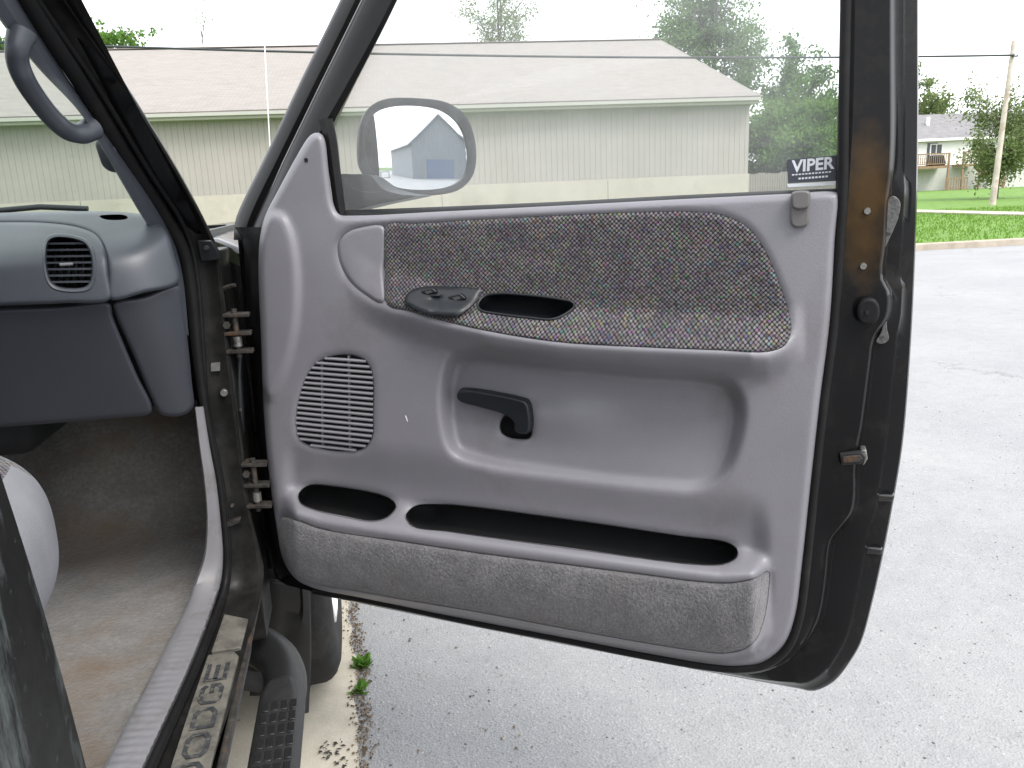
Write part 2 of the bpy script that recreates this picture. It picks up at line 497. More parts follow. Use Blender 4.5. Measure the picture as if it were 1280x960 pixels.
def door_prism(name, outline, h0, h1, mat, parent, bevel=0.0, smooth=True, per=4, taper=1.0):
    P = smooth_poly(outline, True, per) if smooth else np.array(outline, float)
    c = P.mean(0); Q = c + (P - c) * taper
    return prism(name, PD(Q[:, 0], Q[:, 1], np.full(len(P), h1)), PD(P[:, 0], P[:, 1], np.full(len(P), h1)) + DN * (h0 - h1), mat, parent, bevel, 3)

# ================================================================== the setting
def struct(name, verts, faces, mat, smooth=False):
    o = mesh(name, verts, faces, mat, None, smooth=smooth)
    o['kind'] = 'structure'
    return o

def mk_asphalt():
    m, N, L, P = nodes_of('old grey asphalt')
    v = tex_coord(N, L)
    vo = N.new('ShaderNodeTexVoronoi'); vo.inputs['Scale'].default_value = 150.0; L.new(v, vo.inputs['Vector'])
    n1 = noise(N, L, v, 160, 3, 0.7); n2 = noise(N, L, v, 0.8, 5, 0.6); n3 = noise(N, L, v, 9, 5, 0.7)
    c = mixc(N, L, ramp(N, L, n1.outputs[0], [(0.32, 0), (0.68, 1)]), (0.195, 0.200, 0.206), (0.280, 0.285, 0.290))
    hs = N.new('ShaderNodeSeparateColor'); L.new(vo.outputs['Color'], hs.inputs[0])
    c = mixc(N, L, ramp(N, L, hs.outputs[0], [(0.88, 0), (0.99, 0.35)]), c, (0.42, 0.415, 0.40))
    c = mixc(N, L, ramp(N, L, hs.outputs[1], [(0.92, 0), (0.99, 0.45)]), c, (0.08, 0.08, 0.082))
    c = mixc(N, L, ramp(N, L, n2.outputs[0], [(0.35, 0), (0.7, 0.55)]), c, (0.315, 0.315, 0.312))
    c = mixc(N, L, ramp(N, L, n3.outputs[0], [(0.45, 0), (0.75, 0.35)]), c, (0.165, 0.168, 0.172))
    # hairline cracks
    cv = N.new('ShaderNodeTexVoronoi'); cv.feature = 'DISTANCE_TO_EDGE'; cv.inputs['Scale'].default_value = 0.55
    wob = noise(N, L, v, 2.2, 5, 0.7)
    vm = N.new('ShaderNodeVectorMath'); vm.operation = 'MULTIPLY_ADD'
    L.new(wob.outputs['Color'], vm.inputs[0]); vm.inputs[1].default_value = (0.7, 0.7, 0.0); L.new(v, vm.inputs[2])
    L.new(vm.outputs[0], cv.inputs['Vector'])
    gate = noise(N, L, v, 0.5, 2, 0.5)
    ck = mixc(N, L, ramp(N, L, gate.outputs[0], [(0.50, 0), (0.60, 1)]), (0, 0, 0), ramp(N, L, cv.outputs['Distance'], [(0.0, 0.45), (0.005, 0)]))
    c = mixc(N, L, ck, c, (0.06, 0.06, 0.06))
    L.new(c, P.inputs['Base Color'])
    P.inputs['Roughness'].default_value = 0.72
    b = bump(N, L, P, n1.outputs[0], 0.6, 0.006)
    bump(N, L, P, vo.outputs['Distance'], 0.35, 0.006, b)
    return m
ASPH = mk_asphalt()
CONC = simple('weathered concrete', (0.40, 0.365, 0.295), 0.85, 0.12, 5, 120, 0.5, 0.003, dirt=(0.27, 0.245, 0.20), dscale=3.5, dlo=0.5, dhi=0.75)
ROADC = simple('pale worn street concrete', (0.325, 0.325, 0.322), 0.75, 0.10, 1.5, 60, 0.4, 0.003, dirt=(0.285, 0.286, 0.285), dscale=0.7, dlo=0.5, dhi=0.8)
KERB = simple('stained kerb concrete', (0.36, 0.31, 0.25), 0.85, 0.2, 3, 60, 0.4, 0.004)
LAWN = simple('spring lawn', (0.11, 0.215, 0.028), 0.9, 0.35, 3.0, 40, 0.9, 0.03, dirt=(0.13, 0.23, 0.05), dscale=0.6, dlo=0.45, dhi=0.7)
EARTH = simple('grassy field', (0.09, 0.15, 0.04), 0.95, 0.3, 0.2, 10, 0.5, 0.03)

WD = np.array([0.99814, -0.06105, 0.0])      # the street, its kerb and the long building run this way
WNn = np.array([-0.06105, -0.99814, 0.0])    # towards the truck
KP = np.array([10.4, 11.57, 0.0])
def along(p, s, t, z):                        # s along the street, t away from the truck
    q = np.asarray(p) + WD * s - WNn * t
    return np.array([q[0], q[1], z])
def slab(name, p, s0, s1, t0, t1, z0, z1, mat, bevel=0.0):
    V = [along(p, s0, t0, z0), along(p, s1, t0, z0), along(p, s1, t1, z0), along(p, s0, t1, z0),
         along(p, s0, t0, z1), along(p, s1, t0, z1), along(p, s1, t1, z1), along(p, s0, t1, z1)]
    o = mesh(name, V, BOXF, mat, None, smooth=False, bevel=bevel)
    o['kind'] = 'structure'
    return o

struct('ground', [(-500, -500, -0.03), (500, -500, -0.03), (500, 500, -0.03), (-500, 500, -0.03)], [(0, 1, 2, 3)], EARTH)
struct('parking_lot', [(-60, -60, 0), (90, -60, 0), along(KP, 90, 0.02, 0), along(KP, -70, 0.02, 0)], [(0, 1, 2, 3)], ASPH)
slab('kerb', KP, -70, 90, 0.0, 0.16, -0.02, 0.12, KERB, 0.02)
# lawn: gently uneven ground behind the kerb
def lawn():
    ns, nt = 60, 50
    ss = np.linspace(-70, 90, ns); tt = np.r_[np.linspace(0.16, 12, 25), np.linspace(13, 150, nt - 25)]
    rnd = random.Random(5); V = []
    for t in tt:
        for s in ss:
            V.append(along(KP, s, t, 0.10 + (0.0 if t < 0.3 else rnd.uniform(-0.015, 0.02))))
    Fc = [(i * ns + j, i * ns + j + 1, (i + 1) * ns + j + 1, (i + 1) * ns + j) for i in range(nt - 1) for j in range(ns - 1)]
    struct('lawn', V, Fc, LAWN, True)
lawn()
a = np.array([19.38, 23.17, 0]); b = np.array([19.27, 18.74, 0]); dd = (b - a) / np.linalg.norm(b - a); nn = np.array([-dd[1], dd[0], 0])
V = []
for s in np.linspace(-14, 12, 14):
    for w in (-0.6, 0.6):
        for z in (0.06, 0.15):
            q = a + dd * s + nn * w; V.append((q[0], q[1], z))
Fc = []
for i in range(13):
    k = i * 4
    Fc += [(k + 1, k + 5, k + 7, k + 3), (k, k + 4, k + 5, k + 1), (k + 2, k + 3, k + 7, k + 6)]
struct('sidewalk', V, Fc, CONC)

# concrete apron under the truck, with a ragged edge against the asphalt
def apron():
    rnd = random.Random(3)
    ys = np.arange(-6, 7.01, 0.06); V = []
    ed = []
    x = 0.06
    for y in ys:
        x += rnd.uniform(-0.014, 0.014); x = min(max(x, 0.035), 0.085)
        ed.append(x)
    for x, y in zip(ed, ys): V += [(-3.2, y, 0.006), (x - 0.012, y, 0.008), (x, y, -0.004)]
    Fc = []
    for i in range(len(ys) - 1):
        k = i * 3
        Fc += [(k, k + 1, k + 4, k + 3), (k + 1, k + 2, k + 5, k + 4)]
    struct('concrete_apron', V, Fc, CONC, True)
    return ys, ed
AP_Y, AP_X = apron()
def apron_x(y): return float(np.interp(y, AP_Y, AP_X))

# ================================================================== long grey building across the way
SIDING = simple('grey painted vertical siding', (0.315, 0.286, 0.272), 0.75, 0.05, 0.6, 60, 0.2, 0.002, dirt=(0.285, 0.268, 0.250), dscale=0.35, dlo=0.45, dhi=0.75)
FOUND = simple('pale block foundation', (0.39, 0.355, 0.315), 0.85, 0.06, 1.0, 30, 0.4, 0.004, dirt=(0.31, 0.28, 0.24), dscale=0.8, dlo=0.5, dhi=0.8)
FASCIA = simple('cream gutter paint', (0.34, 0.335, 0.28), 0.5, 0.04)
def mk_shingle():
    m, N, L, P = nodes_of('tan asphalt shingles')
    v = tex_coord(N, L, 'UV')
    br = N.new('ShaderNodeTexBrick')
    br.inputs['Scale'].default_value = 1.0; br.inputs['Brick Width'].default_value = 0.33; br.inputs['Row Height'].default_value = 0.145
    br.inputs['Mortar Size'].default_value = 0.008
    br.inputs['Color1'].default_value = (0.228, 0.210, 0.192, 1); br.inputs['Color2'].default_value = (0.290, 0.270, 0.248, 1); br.inputs['Mortar'].default_value = (0.15, 0.13, 0.115, 1)
    L.new(v, br.inputs['Vector'])
    n = noise(N, L, v, 0.5, 6, 0.7)
    c = mixc(N, L, ramp(N, L, n.outputs[0], [(0.35, 0), (0.7, 0.6)]), br.outputs[0], (0.26, 0.238, 0.222))
    n2 = noise(N, L, v, 60, 3, 0.7)
    c = mixc(N, L, ramp(N, L, n2.outputs[0], [(0.3, 0), (0.7, 0.5)]), c, (0.20, 0.182, 0.166))
    L.new(c, P.inputs['Base Color']); P.inputs['Roughness'].default_value = 0.95
    bump(N, L, P, br.outputs['Fac'], 0.4, 0.01)
    return m
SHING = mk_shingle()

BP = np.array([14.975, 27.158, 0.0])          # right front corner of the siding
bld = bpy.data.objects.new('long_building', None); bld.location = along(BP, -15, 11, 0.0); COL.objects.link(bld)
tag(bld, 'long low grey building with vertical siding and tan shingle roof across the street', 'building')
BL, BW = -44.0, 22.0                          # length (to the left) and depth
def ribbed(name, p, s0, s1, z0, z1, tface, mat, parent, pitch=0.203, groove=0.016, dep=0.012):
    xs = []
    s = s0
    while s < s1 - 1e-6:
        e = min(s + pitch, s1)
        xs += [(s, 0), (e - groove, 0), (e - groove * 0.7, dep), (e - groove * 0.3, dep)]
        s = e
    xs.append((s1, 0))
    V = []
    for z in (z0, z1):
        V += [along(p, s, tface + d, z) for s, d in xs]
    n = len(xs)
    return mesh(name, V, [(i, i + 1, n + i + 1, n + i) for i in range(n - 1)], mat, parent, smooth=False)
ribbed('siding', BP, BL, 0.0, 1.66, 4.2, 0.0, SIDING, bld)
# core, foundation, gable ends
V = [along(BP, BL, 0.05, 1.6), along(BP, -0.02, 0.05, 1.6), along(BP, -0.02, BW, 1.6), along(BP, BL, BW, 1.6),
     along(BP, BL, 0.05, 4.2), along(BP, -0.02, 0.05, 4.2), along(BP, -0.02, BW, 4.2), along(BP, BL, BW, 4.2), along(BP, -0.02, BW / 2, 8.1), along(BP, BL, BW / 2, 8.1)]
mesh('wall', V, [(0, 1, 5, 4), (1, 2, 6, 8, 5), (2, 3, 7, 6), (3, 0, 4, 9, 7)], SIDING, bld, smooth=False)
V = [along(BP, BL, -0.03, 0.0), along(BP, 0.03, -0.03, 0.0), along(BP, 0.03, BW, 0.0), along(BP, BL, BW, 0.0),
     along(BP, BL, -0.03, 1.655), along(BP, 0.03, -0.03, 1.655), along(BP, 0.03, BW, 1.655), along(BP, BL, BW, 1.655)]
mesh('foundation', V, BOXF, FOUND, bld, smooth=False, bevel=0.01)
for s in np.arange(-42, 0, 6.1):               # joints between foundation pours
    q = [along(BP, s - 0.012, -0.034, 0.02), along(BP, s + 0.012, -0.034, 0.02), along(BP, s + 0.012, -0.034, 1.64), along(BP, s - 0.012, -0.034, 1.64)]
    q2 = [v - WNn * 0.01 for v in q]
    prism('expansion_joint', q, q2, simple('joint filler %.1f' % s, (0.2, 0.18, 0.16), 0.9) if s == -42 else MATS['joint filler -42.0'], bld)
EAVE_T, EAVE_Z, RZ = -0.55, 4.22, 8.27
def roof_side(name, sgn, parent):
    t0 = EAVE_T if sgn > 0 else BW - EAVE_T
    nS = 46
    V = []; UV = []
    rows = 30
    rnd = random.Random(11)
    for i in range(rows + 1):
        f = i / rows
        for j in range(nS + 1):
            s = BL - 0.5 + (0.12 - BL + 0.5) * j / nS
            V.append(along(BP, s, t0 + (BW / 2 - t0) * f, EAVE_Z + 0.14 + (RZ - EAVE_Z - 0.14) * f + rnd.uniform(-0.006, 0.006)))
            UV.append((s, f * 12.3))
    Fc = [(i * (nS + 1) + j, i * (nS + 1) + j + 1, (i + 1) * (nS + 1) + j + 1, (i + 1) * (nS + 1) + j) for i in range(rows) for j in range(nS)]
    return mesh(name, V, Fc, SHING, parent, smooth=False, uv=UV, solid=0.05)
roof_side('roof', 1, bld); roof_side('roof', -1, bld)
def bar3(name, a, b, w, h, mat, parent, up=(0, 0, 1)):
    a = np.array(a, float); b = np.array(b, float); d = (b - a) / np.linalg.norm(b - a)
    sd = np.cross(d, np.array(up, float)); sd /= np.linalg.norm(sd); up = np.cross(sd, d)
    V = []
    for p in (a, b):
        for i, j in ((-1, -1), (1, -1), (1, 1), (-1, 1)): V.append(p + sd * w / 2 * i + up * h / 2 * j)
    return mesh(name, V, [(3, 2, 1, 0), (4, 5, 6, 7), (0, 1, 5, 4), (1, 2, 6, 5), (2, 3, 7, 6), (3, 0, 4, 7)], mat, parent, smooth=False)
bar3('gutter', along(BP, BL - 0.5, EAVE_T - 0.06, EAVE_Z + 0.03), along(BP, 0.13, EAVE_T - 0.06, EAVE_Z + 0.03), 0.12, 0.11, simple('green cream gutter', (0.36, 0.355, 0.325), 0.4, 0.03), bld)
bar3('fascia', along(BP, BL - 0.5, EAVE_T + 0.03, EAVE_Z - 0.02), along(BP, 0.11, EAVE_T + 0.03, EAVE_Z - 0.02), 0.04, 0.22, FASCIA, bld)
mesh('soffit', [along(BP, BL - 0.5, EAVE_T, EAVE_Z - 0.10), along(BP, 0.10, EAVE_T, EAVE_Z - 0.10), along(BP, 0.10, 0.06, EAVE_Z - 0.10), along(BP, BL - 0.5, 0.06, EAVE_Z - 0.10)], [(0, 1, 2, 3)], FASCIA, bld, smooth=False, solid=0.02)
for sg, nm in ((1, 'rake_board'), (-1, 'rake_board')):
    t0 = EAVE_T if sg > 0 else BW - EAVE_T
    bar3(nm, along(BP, 0.14, t0, EAVE_Z + 0.07), along(BP, 0.14, BW / 2, RZ - 0.07), 0.03, 0.16, FASCIA, bld)
bar3('ridge_cap', along(BP, BL - 0.5, BW / 2, RZ + 0.015), along(BP, 0.13, BW / 2, RZ + 0.015), 0.34, 0.04, SHING, bld)

# ================================================================== white house with deck and stair
WHT = simple('white lap siding paint', (0.82, 0.82, 0.80), 0.6, 0.03)
LOWW = simple('grey basement wall', (0.52, 0.52, 0.49), 0.8, 0.08)
HROOF = simple('grey house shingles', (0.18, 0.175, 0.18), 0.95, 0.2, 2.0, 20, 0.5, 0.01)
WOOD = simple('weathered brown deck wood', (0.26, 0.17, 0.10), 0.8, 0.25, 6, 60, 0.4, 0.003)
DGL = simple('dark window glass', (0.05, 0.055, 0.06), 0.15, 0.1)
hr = _r0; hf = np.array([-math.sin(YAW), math.cos(YAW), 0])
HP = np.array([44.0, 55.2, 0.0])
def HH(s, t, z):
    q = HP + hr * s + hf * t
    return np.array([q[0], q[1], z])
house = bpy.data.objects.new('white_house', None); house.location = HH(2, 4, 0); COL.objects.link(house)
tag(house, 'white two-storey house with grey roof and wooden deck stair across the lawn', 'house')
def hbox(name, s0, s1, t0, t1, z0, z1, mat, par=None):
    V = [HH(s0, t0, z0), HH(s1, t0, z0), HH(s1, t1, z0), HH(s0, t1, z0), HH(s0, t0, z1), HH(s1, t0, z1), HH(s1, t1, z1), HH(s0, t1, z1)]
    return mesh(name, V, BOXF, mat, par or house, smooth=False)
hbox('basement_wall', -9, 13, 0, 9, 0.0, 2.0, LOWW)
k = 0
z = 2.0
while z < 3.95:                                # lap siding boards, each proud at its foot
    V = [HH(-9.05, -0.05, z), HH(13.05, -0.05, z), HH(13.05, 9, z), HH(-9.05, 9, z), HH(-9.02, -0.02, z + 0.28), HH(13.02, -0.02, z + 0.28), HH(13.02, 9, z + 0.28), HH(-9.02, 9, z + 0.28)]
    mesh('siding_board', V, BOXF, WHT, house, smooth=False); z += 0.28
V = [HH(-9.5, -0.5, 3.95), HH(13.5, -0.5, 3.95), HH(13.5, 4.5, 6.1), HH(-9.5, 4.5, 6.1), HH(13.5, 9.5, 3.95), HH(-9.5, 9.5, 3.95)]
mesh('roof', V, [(0, 1, 2, 3), (3, 2, 4, 5)], HROOF, house, smooth=False, solid=0.12)
mesh('gable', [HH(13, 0, 3.9), HH(13, 9, 3.9), HH(13, 4.5, 5.85)], [(0, 1, 2)], WHT, house, smooth=False, solid=0.05)
mesh('gable', [HH(-9, 0, 3.9), HH(-9, 9, 3.9), HH(-9, 4.5, 5.85)], [(0, 1, 2)], WHT, house, smooth=False, solid=0.05)
hbox('fascia', -9.5, 13.5, -0.56, -0.5, 3.80, 3.98, WHT)
for s in (-5.0, -1.0, 1.0, 8.0, 10.5):
    w = hbox('window', s - 0.5, s + 0.5, -0.075, 0.0, 2.75, 3.62, WHT)
    hbox('pane', s - 0.4, s - 0.04, -0.09, -0.076, 2.83, 3.54, DGL, w); hbox('pane', s + 0.04, s + 0.4, -0.09, -0.076, 2.83, 3.54, DGL, w)
d = hbox('patio_door', 0.3, 1.1, -0.07, 0.0, 2.0, 3.7, DGL)
def deck(s0, s1, tt, zf):
    pl = hbox('deck_floor', s0, s1, -tt, -0.1, zf - 0.18, zf, WOOD)
    for s in (s0 + 0.05, s1 - 0.05):
        hbox('deck_post', s - 0.06, s + 0.06, -tt, -tt + 0.12, 0.08, zf + 0.9, WOOD)
    hbox('rail', s0, s1, -tt - 0.02, -tt + 0.06, zf + 0.84, zf + 0.92, WOOD, pl)
    hbox('rail', s0, s1, -tt, -tt + 0.04, zf + 0.1, zf + 0.16, WOOD, pl)
    for s in np.arange(s0 + 0.18, s1 - 0.1, 0.16):
        hbox('baluster', s - 0.02, s + 0.02, -tt + 0.005, -tt + 0.045, zf + 0.16, zf + 0.84, WOOD, pl)
deck(-3.5, 1.3, 1.6, 1.95)
deck(2.3, 3.7, 1.6, 2.0)
st = hbox('stair_stringer', 3.7, 3.75, -1.55, -1.45, 1.7, 2.0, WOOD)
n = 11
for q in (-1.6, -0.7):
    V = [HH(3.7, q, 2.0), HH(5.6, q, 0.30), HH(5.6, q, 0.02), HH(3.7, q, 1.65)]
    mesh('stair_stringer', V + [v + hf * 0.06 for v in V], [(0, 1, 2, 3), (7, 6, 5, 4), (0, 4, 5, 1), (1, 5, 6, 2), (2, 6, 7, 3), (3, 7, 4, 0)], WOOD, house, smooth=False)
    bar3('stair_rail', HH(3.7, q, 2.9), HH(5.6, q, 1.15), 0.06, 0.1, WOOD, house)
    hbox('newel', 5.5, 5.62, q - 0.02, q + 0.1, 0.08, 1.2, WOOD)
for i in range(n):
    hbox('stair_tread', 3.7 + 1.9 * i / n, 3.7 + 1.9 * (i + 1) / n + 0.04, -1.6, -0.64, 1.93 - 1.75 * i / n - 0.05, 1.93 - 1.75 * i / n, WOOD)
# low brown rail by the basement door
hbox('patio_rail', 0.6, 2.2, -2.6, -2.54, 0.95, 1.03, WOOD); hbox('patio_rail', 0.6, 2.2, -2.6, -2.54, 0.25, 0.31, WOOD)
for s in np.arange(0.6, 2.25, 0.2): hbox('patio_baluster', s - 0.03, s + 0.03, -2.59, -2.55, 0.08, 0.95, WOOD)
gr = hbox('vent_pipe', 1.3, 1.5, 2.2, 2.4, 4.9, 5.75, WHT)

# dark covered grill on the deck
GRILL = simple('black grill cover', (0.02, 0.02, 0.022), 0.6, 0.1)
def hbm(s0, s1, t0, t1, z0, z1, name, label, cat):
    V = [HH(s0, t0, z0), HH(s1, t0, z0), HH(s1, t1, z0), HH(s0, t1, z0), HH(s0 + 0.1, t0 + 0.1, z1), HH(s1 - 0.1, t0 + 0.1, z1), HH(s1 - 0.1, t1 - 0.1, z1), HH(s0 + 0.1, t1 - 0.1, z1)]
    return tag(mesh(name, V, BOXF, GRILL, None, smooth=True, sharp=50, bevel=0.12, bseg=3), label, cat)
hbm(0.05, 1.15, -1.4, -0.7, 1.95, 2.75, 'covered_grill', 'dark covered grill standing on the white house deck', 'grill')

# ================================================================== trees
def leafmat(name, a, b):
    m, N, L, P = nodes_of(name)
    gi = N.new('ShaderNodeNewGeometry')
    c = mixc(N, L, gi.outputs['Random Per Island'], a, b)
    L.new(c, P.inputs['Base Color'])
    P.inputs['Roughness'].default_value = 0.6
    P.inputs['Specular IOR Level'].default_value = 0.25
    tl = N.new('ShaderNodeBsdfTranslucent'); L.new(c, tl.inputs[0])
    ms = N.new('ShaderNodeMixShader'); ms.inputs[0].default_value = 0.5
    L.new(P.outputs[0], ms.inputs[1]); L.new(tl.outputs[0], ms.inputs[2]); L.new(ms.outputs[0], N['Material Output'].inputs[0])
    return m
LEAF1 = leafmat('mid green leaves', (0.08, 0.155, 0.055), (0.16, 0.26, 0.09))
LEAF2 = leafmat('bright green leaves', (0.075, 0.165, 0.03), (0.16, 0.28, 0.06))
LEAF3 = leafmat('sparse spring leaves', (0.12, 0.17, 0.06), (0.20, 0.25, 0.10))
BARK = simple('grey brown bark', (0.10, 0.085, 0.07), 0.9, 0.3, 6, 40, 0.8, 0.01)

def limb_path(a, b, rnd, bend=0.12, n=6):
    a = np.array(a); b = np.array(b); L = np.linalg.norm(b - a)
    mid = (a + b) / 2 + np.array([rnd.gauss(0, 1), rnd.gauss(0, 1), abs(rnd.gauss(0, 1))]) * L * bend
    t = np.linspace(0, 1, n)[:, None]
    return (1 - t) ** 2 * a + 2 * t * (1 - t) * mid + t ** 2 * b
def tree(name, label, x, y, depth, rx, rz, mat, seed, limbs=16, subs=5, per=60, leaf=0.2, spread=0.16, tr=0.22, group=None, droop=0.0, base_z=0.05):
    rnd = random.Random(seed); rs = np.random.RandomState(seed)
    c = CAM + rays(x, y) * depth
    base = np.array([c[0] + rnd.uniform(-0.3, 0.3) * rx * 0.4, c[1], base_z])
    root = bpy.data.objects.new(name, None); root.location = base; COL.objects.link(root)
    tag(root, label, 'tree', group)
    fork = base + (np.array([c[0], c[1], max(c[2] - rz * 0.75, 0.8)]) - base)
    VV = []; FF = []
    def add_tube(P, r0, r1, n=6):
        P = np.array(P); m = len(P)
        T = np.gradient(P, axis=0); T /= np.linalg.norm(T, axis=1)[:, None] + 1e-9
        b0 = len(VV)
        for i in range(m):
            ref = np.array([0.3, 0.9, 0.1]); u = np.cross(T[i], ref); u /= np.linalg.norm(u) + 1e-9; w = np.cross(T[i], u)
            r = r0 + (r1 - r0) * i / (m - 1)
            for k in range(n):
                a = 2 * math.pi * k / n; VV.append(P[i] + r * (math.cos(a) * u + math.sin(a) * w))
        for i in range(m - 1):
            for k in range(n):
                FF.append((b0 + i * n + k, b0 + i * n + (k + 1) % n, b0 + (i + 1) * n + (k + 1) % n, b0 + (i + 1) * n + k))
    tp = limb_path(base, fork, rnd, 0.04, 8)
    add_tube(np.vstack([tp, [c + np.array([0, 0, rz * 0.3])]]), tr, tr * 0.35, 9)
    ends = []
    for i in range(limbs):
        while True:
            q = np.array([rnd.uniform(-1, 1), rnd.uniform(-1, 1), rnd.uniform(-0.85, 1)])
            if 0.3 < np.linalg.norm(q) < 1: break
        e = c + q * np.array([rx, rx, rz])
        s = tp[rnd.randint(4, 7)] if q[2] < 0.2 else fork + (c - fork) * rnd.uniform(0.2, 0.9)
        P = limb_path(s, e, rnd, 0.13, 7)
        add_tube(P, tr * 0.42, tr * 0.08)
        for j in range(subs):
            st_ = P[rnd.randint(3, 6)]
            e2 = st_ + np.array([rnd.gauss(0, 1), rnd.gauss(0, 1), rnd.gauss(0.1, 0.8)]) * rx * 0.22 - np.array([0, 0, droop * rnd.random() * rz])
            add_tube(limb_path(st_, e2, rnd, 0.1, 4), tr * 0.10, tr * 0.03, 4)
            ends.append(e2); ends.append((st_ + e2) / 2)
        ends.append(e)
    mesh('trunk', VV, FF, BARK, root)
    E = np.array(ends); n = len(E) * per
    P = np.repeat(E, per, 0) + rs.normal(0, 1, (n, 3)) * np.array([rx, rx, rz * (0.9 + droop)]) * spread * rs.uniform(0.4, 1.1, (n, 1))
    A = rs.normal(0, 1, (n, 3)); A /= np.linalg.norm(A, axis=1)[:, None]
    B = np.cross(A, rs.normal(0, 1, (n, 3))); B /= np.linalg.norm(B, axis=1)[:, None]
    s = leaf * rs.uniform(0.6, 1.3, (n, 1))
    V = np.stack([P - A * s * 0.6, P + B * s * 0.32, P + A * s * 0.6, P - B * s * 0.32], 1).reshape(-1, 3)
    me = bpy.data.meshes.new('crown')
    me.vertices.add(4 * n); me.vertices.foreach_set('co', V.ravel())
    me.loops.add(4 * n); me.loops.foreach_set('vertex_index', np.arange(4 * n, dtype=np.int32))
    me.polygons.add(n); me.polygons.foreach_set('loop_start', np.arange(0, 4 * n, 4, dtype=np.int32))
    me.update(calc_edges=True); me.validate()
    me.materials.append(mat)
    link(bpy.data.objects.new('crown', me), root)
    return root
tree('broad_tree', 'tall spreading tree rising behind the right end of the long grey building', 893, 66, 52, 5.0, 5.0, LEAF1, 1, 34, 7, 44, 0.21, 0.085, 0.3)
tree('broad_tree', 'narrow leafy tree between the tall tree and the door pillar', 992, 122, 50, 3.4, 3.4, LEAF1, 2, 18, 6, 55, 0.20, 0.10, 0.22)
tree('bushy_tree', 'dense bright green bushy tree low beside the building corner', 1008, 170, 44, 2.9, 2.7, LEAF2, 3, 22, 6, 80, 0.19, 0.13, 0.18)
tree('bushy_tree', 'low shrubby tree right at the building corner behind the plank fence', 955, 190, 46, 2.1, 2.4, LEAF2, 4, 14, 5, 60, 0.2, 0.14, 0.15)
tree('far_tree', 'leafy tree peeking out right of the black door pillar', 1146, 136, 70, 3.6, 4.0, LEAF3, 6, 18, 6, 26, 0.26, 0.10, 0.2)
tree('wispy_tree', 'small wispy tree beside the leaning utility pole', 1256, 155, 37, 2.3, 2.4, LEAF3, 7, 24, 7, 30, 0.13, 0.12, 0.10, droop=0.25)
tree('sparse_tree', 'thin sparse tree showing above the middle of the long roof', 622, 12, 62, 4.2, 4.6, LEAF3, 8, 16, 6, 44, 0.15, 0.11, 0.14)
tree('roofline_tree', 'low leafy treetop showing above the left end of the roof', 150, 64, 60, 3.6, 1.9, LEAF2, 9, 16, 5, 26, 0.28, 0.13, 0.2)
tree('roofline_tree', 'leafy treetop seen through the windshield at the far left', 10, 66, 60, 2.4, 1.6, LEAF2, 12, 12, 5, 26, 0.28, 0.13, 0.2)
tree('twig_tree', 'nearly bare thin twiggy treetop above the roof left of the door frame', 252, 40, 64, 1.2, 2.6, LEAF3, 10, 7, 4, 1, 0.16, 0.10, 0.07)

# plank fence at the building corner
FEN = simple('grey weathered fence boards', (0.20, 0.185, 0.17), 0.9, 0.2, 3, 30, 0.4, 0.004)
fp = CAM + rays(930, 235) * 40; fe = CAM + rays(1060, 230) * 43
fen = bpy.data.objects.new('plank_fence', None); fen.location = (fp[0], fp[1], 0.05); COL.objects.link(fen)
tag(fen, 'weathered grey plank fence below the trees beside the building', 'fence')
fd = np.array([fe[0] - fp[0], fe[1] - fp[1], 0]); fl = np.linalg.norm(fd); fd /= fl
fb = np.array([fp[0], fp[1], 0])
rnd = random.Random(4)
pl0 = None
for i in range(int(fl / 0.16)):
    a = fb + fd * i * 0.16
    if pl0 is None:
        pl0 = bar3('fence_board', (0, 0, 0.08), (0, 0, 1.75), 0.14, 0.025, FEN, fen, up=(-fd[1], fd[0], 0)); o = pl0
        o.matrix_parent_inverse = Matrix.Identity(4)
    else:
        o = pl0.copy(); COL.objects.link(o); o.parent = fen
    o.location = Vector(a) - Vector((fp[0], fp[1], 0.05)) + Vector((0, 0, rnd.uniform(-0.04, 0.04)))
for z in (0.5, 1.4):
    bar3('fence_rail', fb + np.array([0, 0.06, z]), fb + fd * fl + np.array([0, 0.06, z]), 0.05, 0.09, FEN, fen)

# ================================================================== utility pole and cable
POLE = simple('bleached utility pole wood', (0.50, 0.44, 0.39), 0.9, 0.2, 3, 30, 0.6, 0.006, dirt=(0.26, 0.16, 0.11), dscale=1.2, dlo=0.55, dhi=0.75)
CABLE = simple('black utility cable', (0.03, 0.033, 0.04), 0.6, 0.1)
pb = np.array([24.3, 25.6, 0.06]); pt = np.array([24.50, 25.56, 5.95])
pole = bpy.data.objects.new('utility_pole', None); pole.location = pb; COL.objects.link(pole)
tag(pole, 'leaning bleached wooden utility pole on the lawn', 'utility pole')
tube('pole_shaft', [pb + (pt - pb) * f for f in np.linspace(0, 1, 8)], np.linspace(0.115, 0.075, 8), POLE, pole, 12)
tube('insulator', [pt - np.array([0, 0.12, 0.52]), pt - np.array([0, 0.12, 0.42])], 0.05, WHT, pole, 8)
bar3('cable_clamp', pt + np.array([-0.12, -0.12, -0.53]), pt + np.array([0.12, -0.12, -0.53]), 0.06, 0.06, CABLE, pole)
c1 = pt + np.array([0, -0.12, -0.5]); c0 = CAM + rays(-420, 34) * 23
ts = np.linspace(0, 1, 60)
cab = tube('utility_cable', [c0 + (c1 - c0) * t - np.array([0, 0, 0.36 * 4 * t * (1 - t)]) for t in ts], 0.038, CABLE, None, 6)
tag(cab, 'black overhead cable strung past the long building to the pole', 'cable')

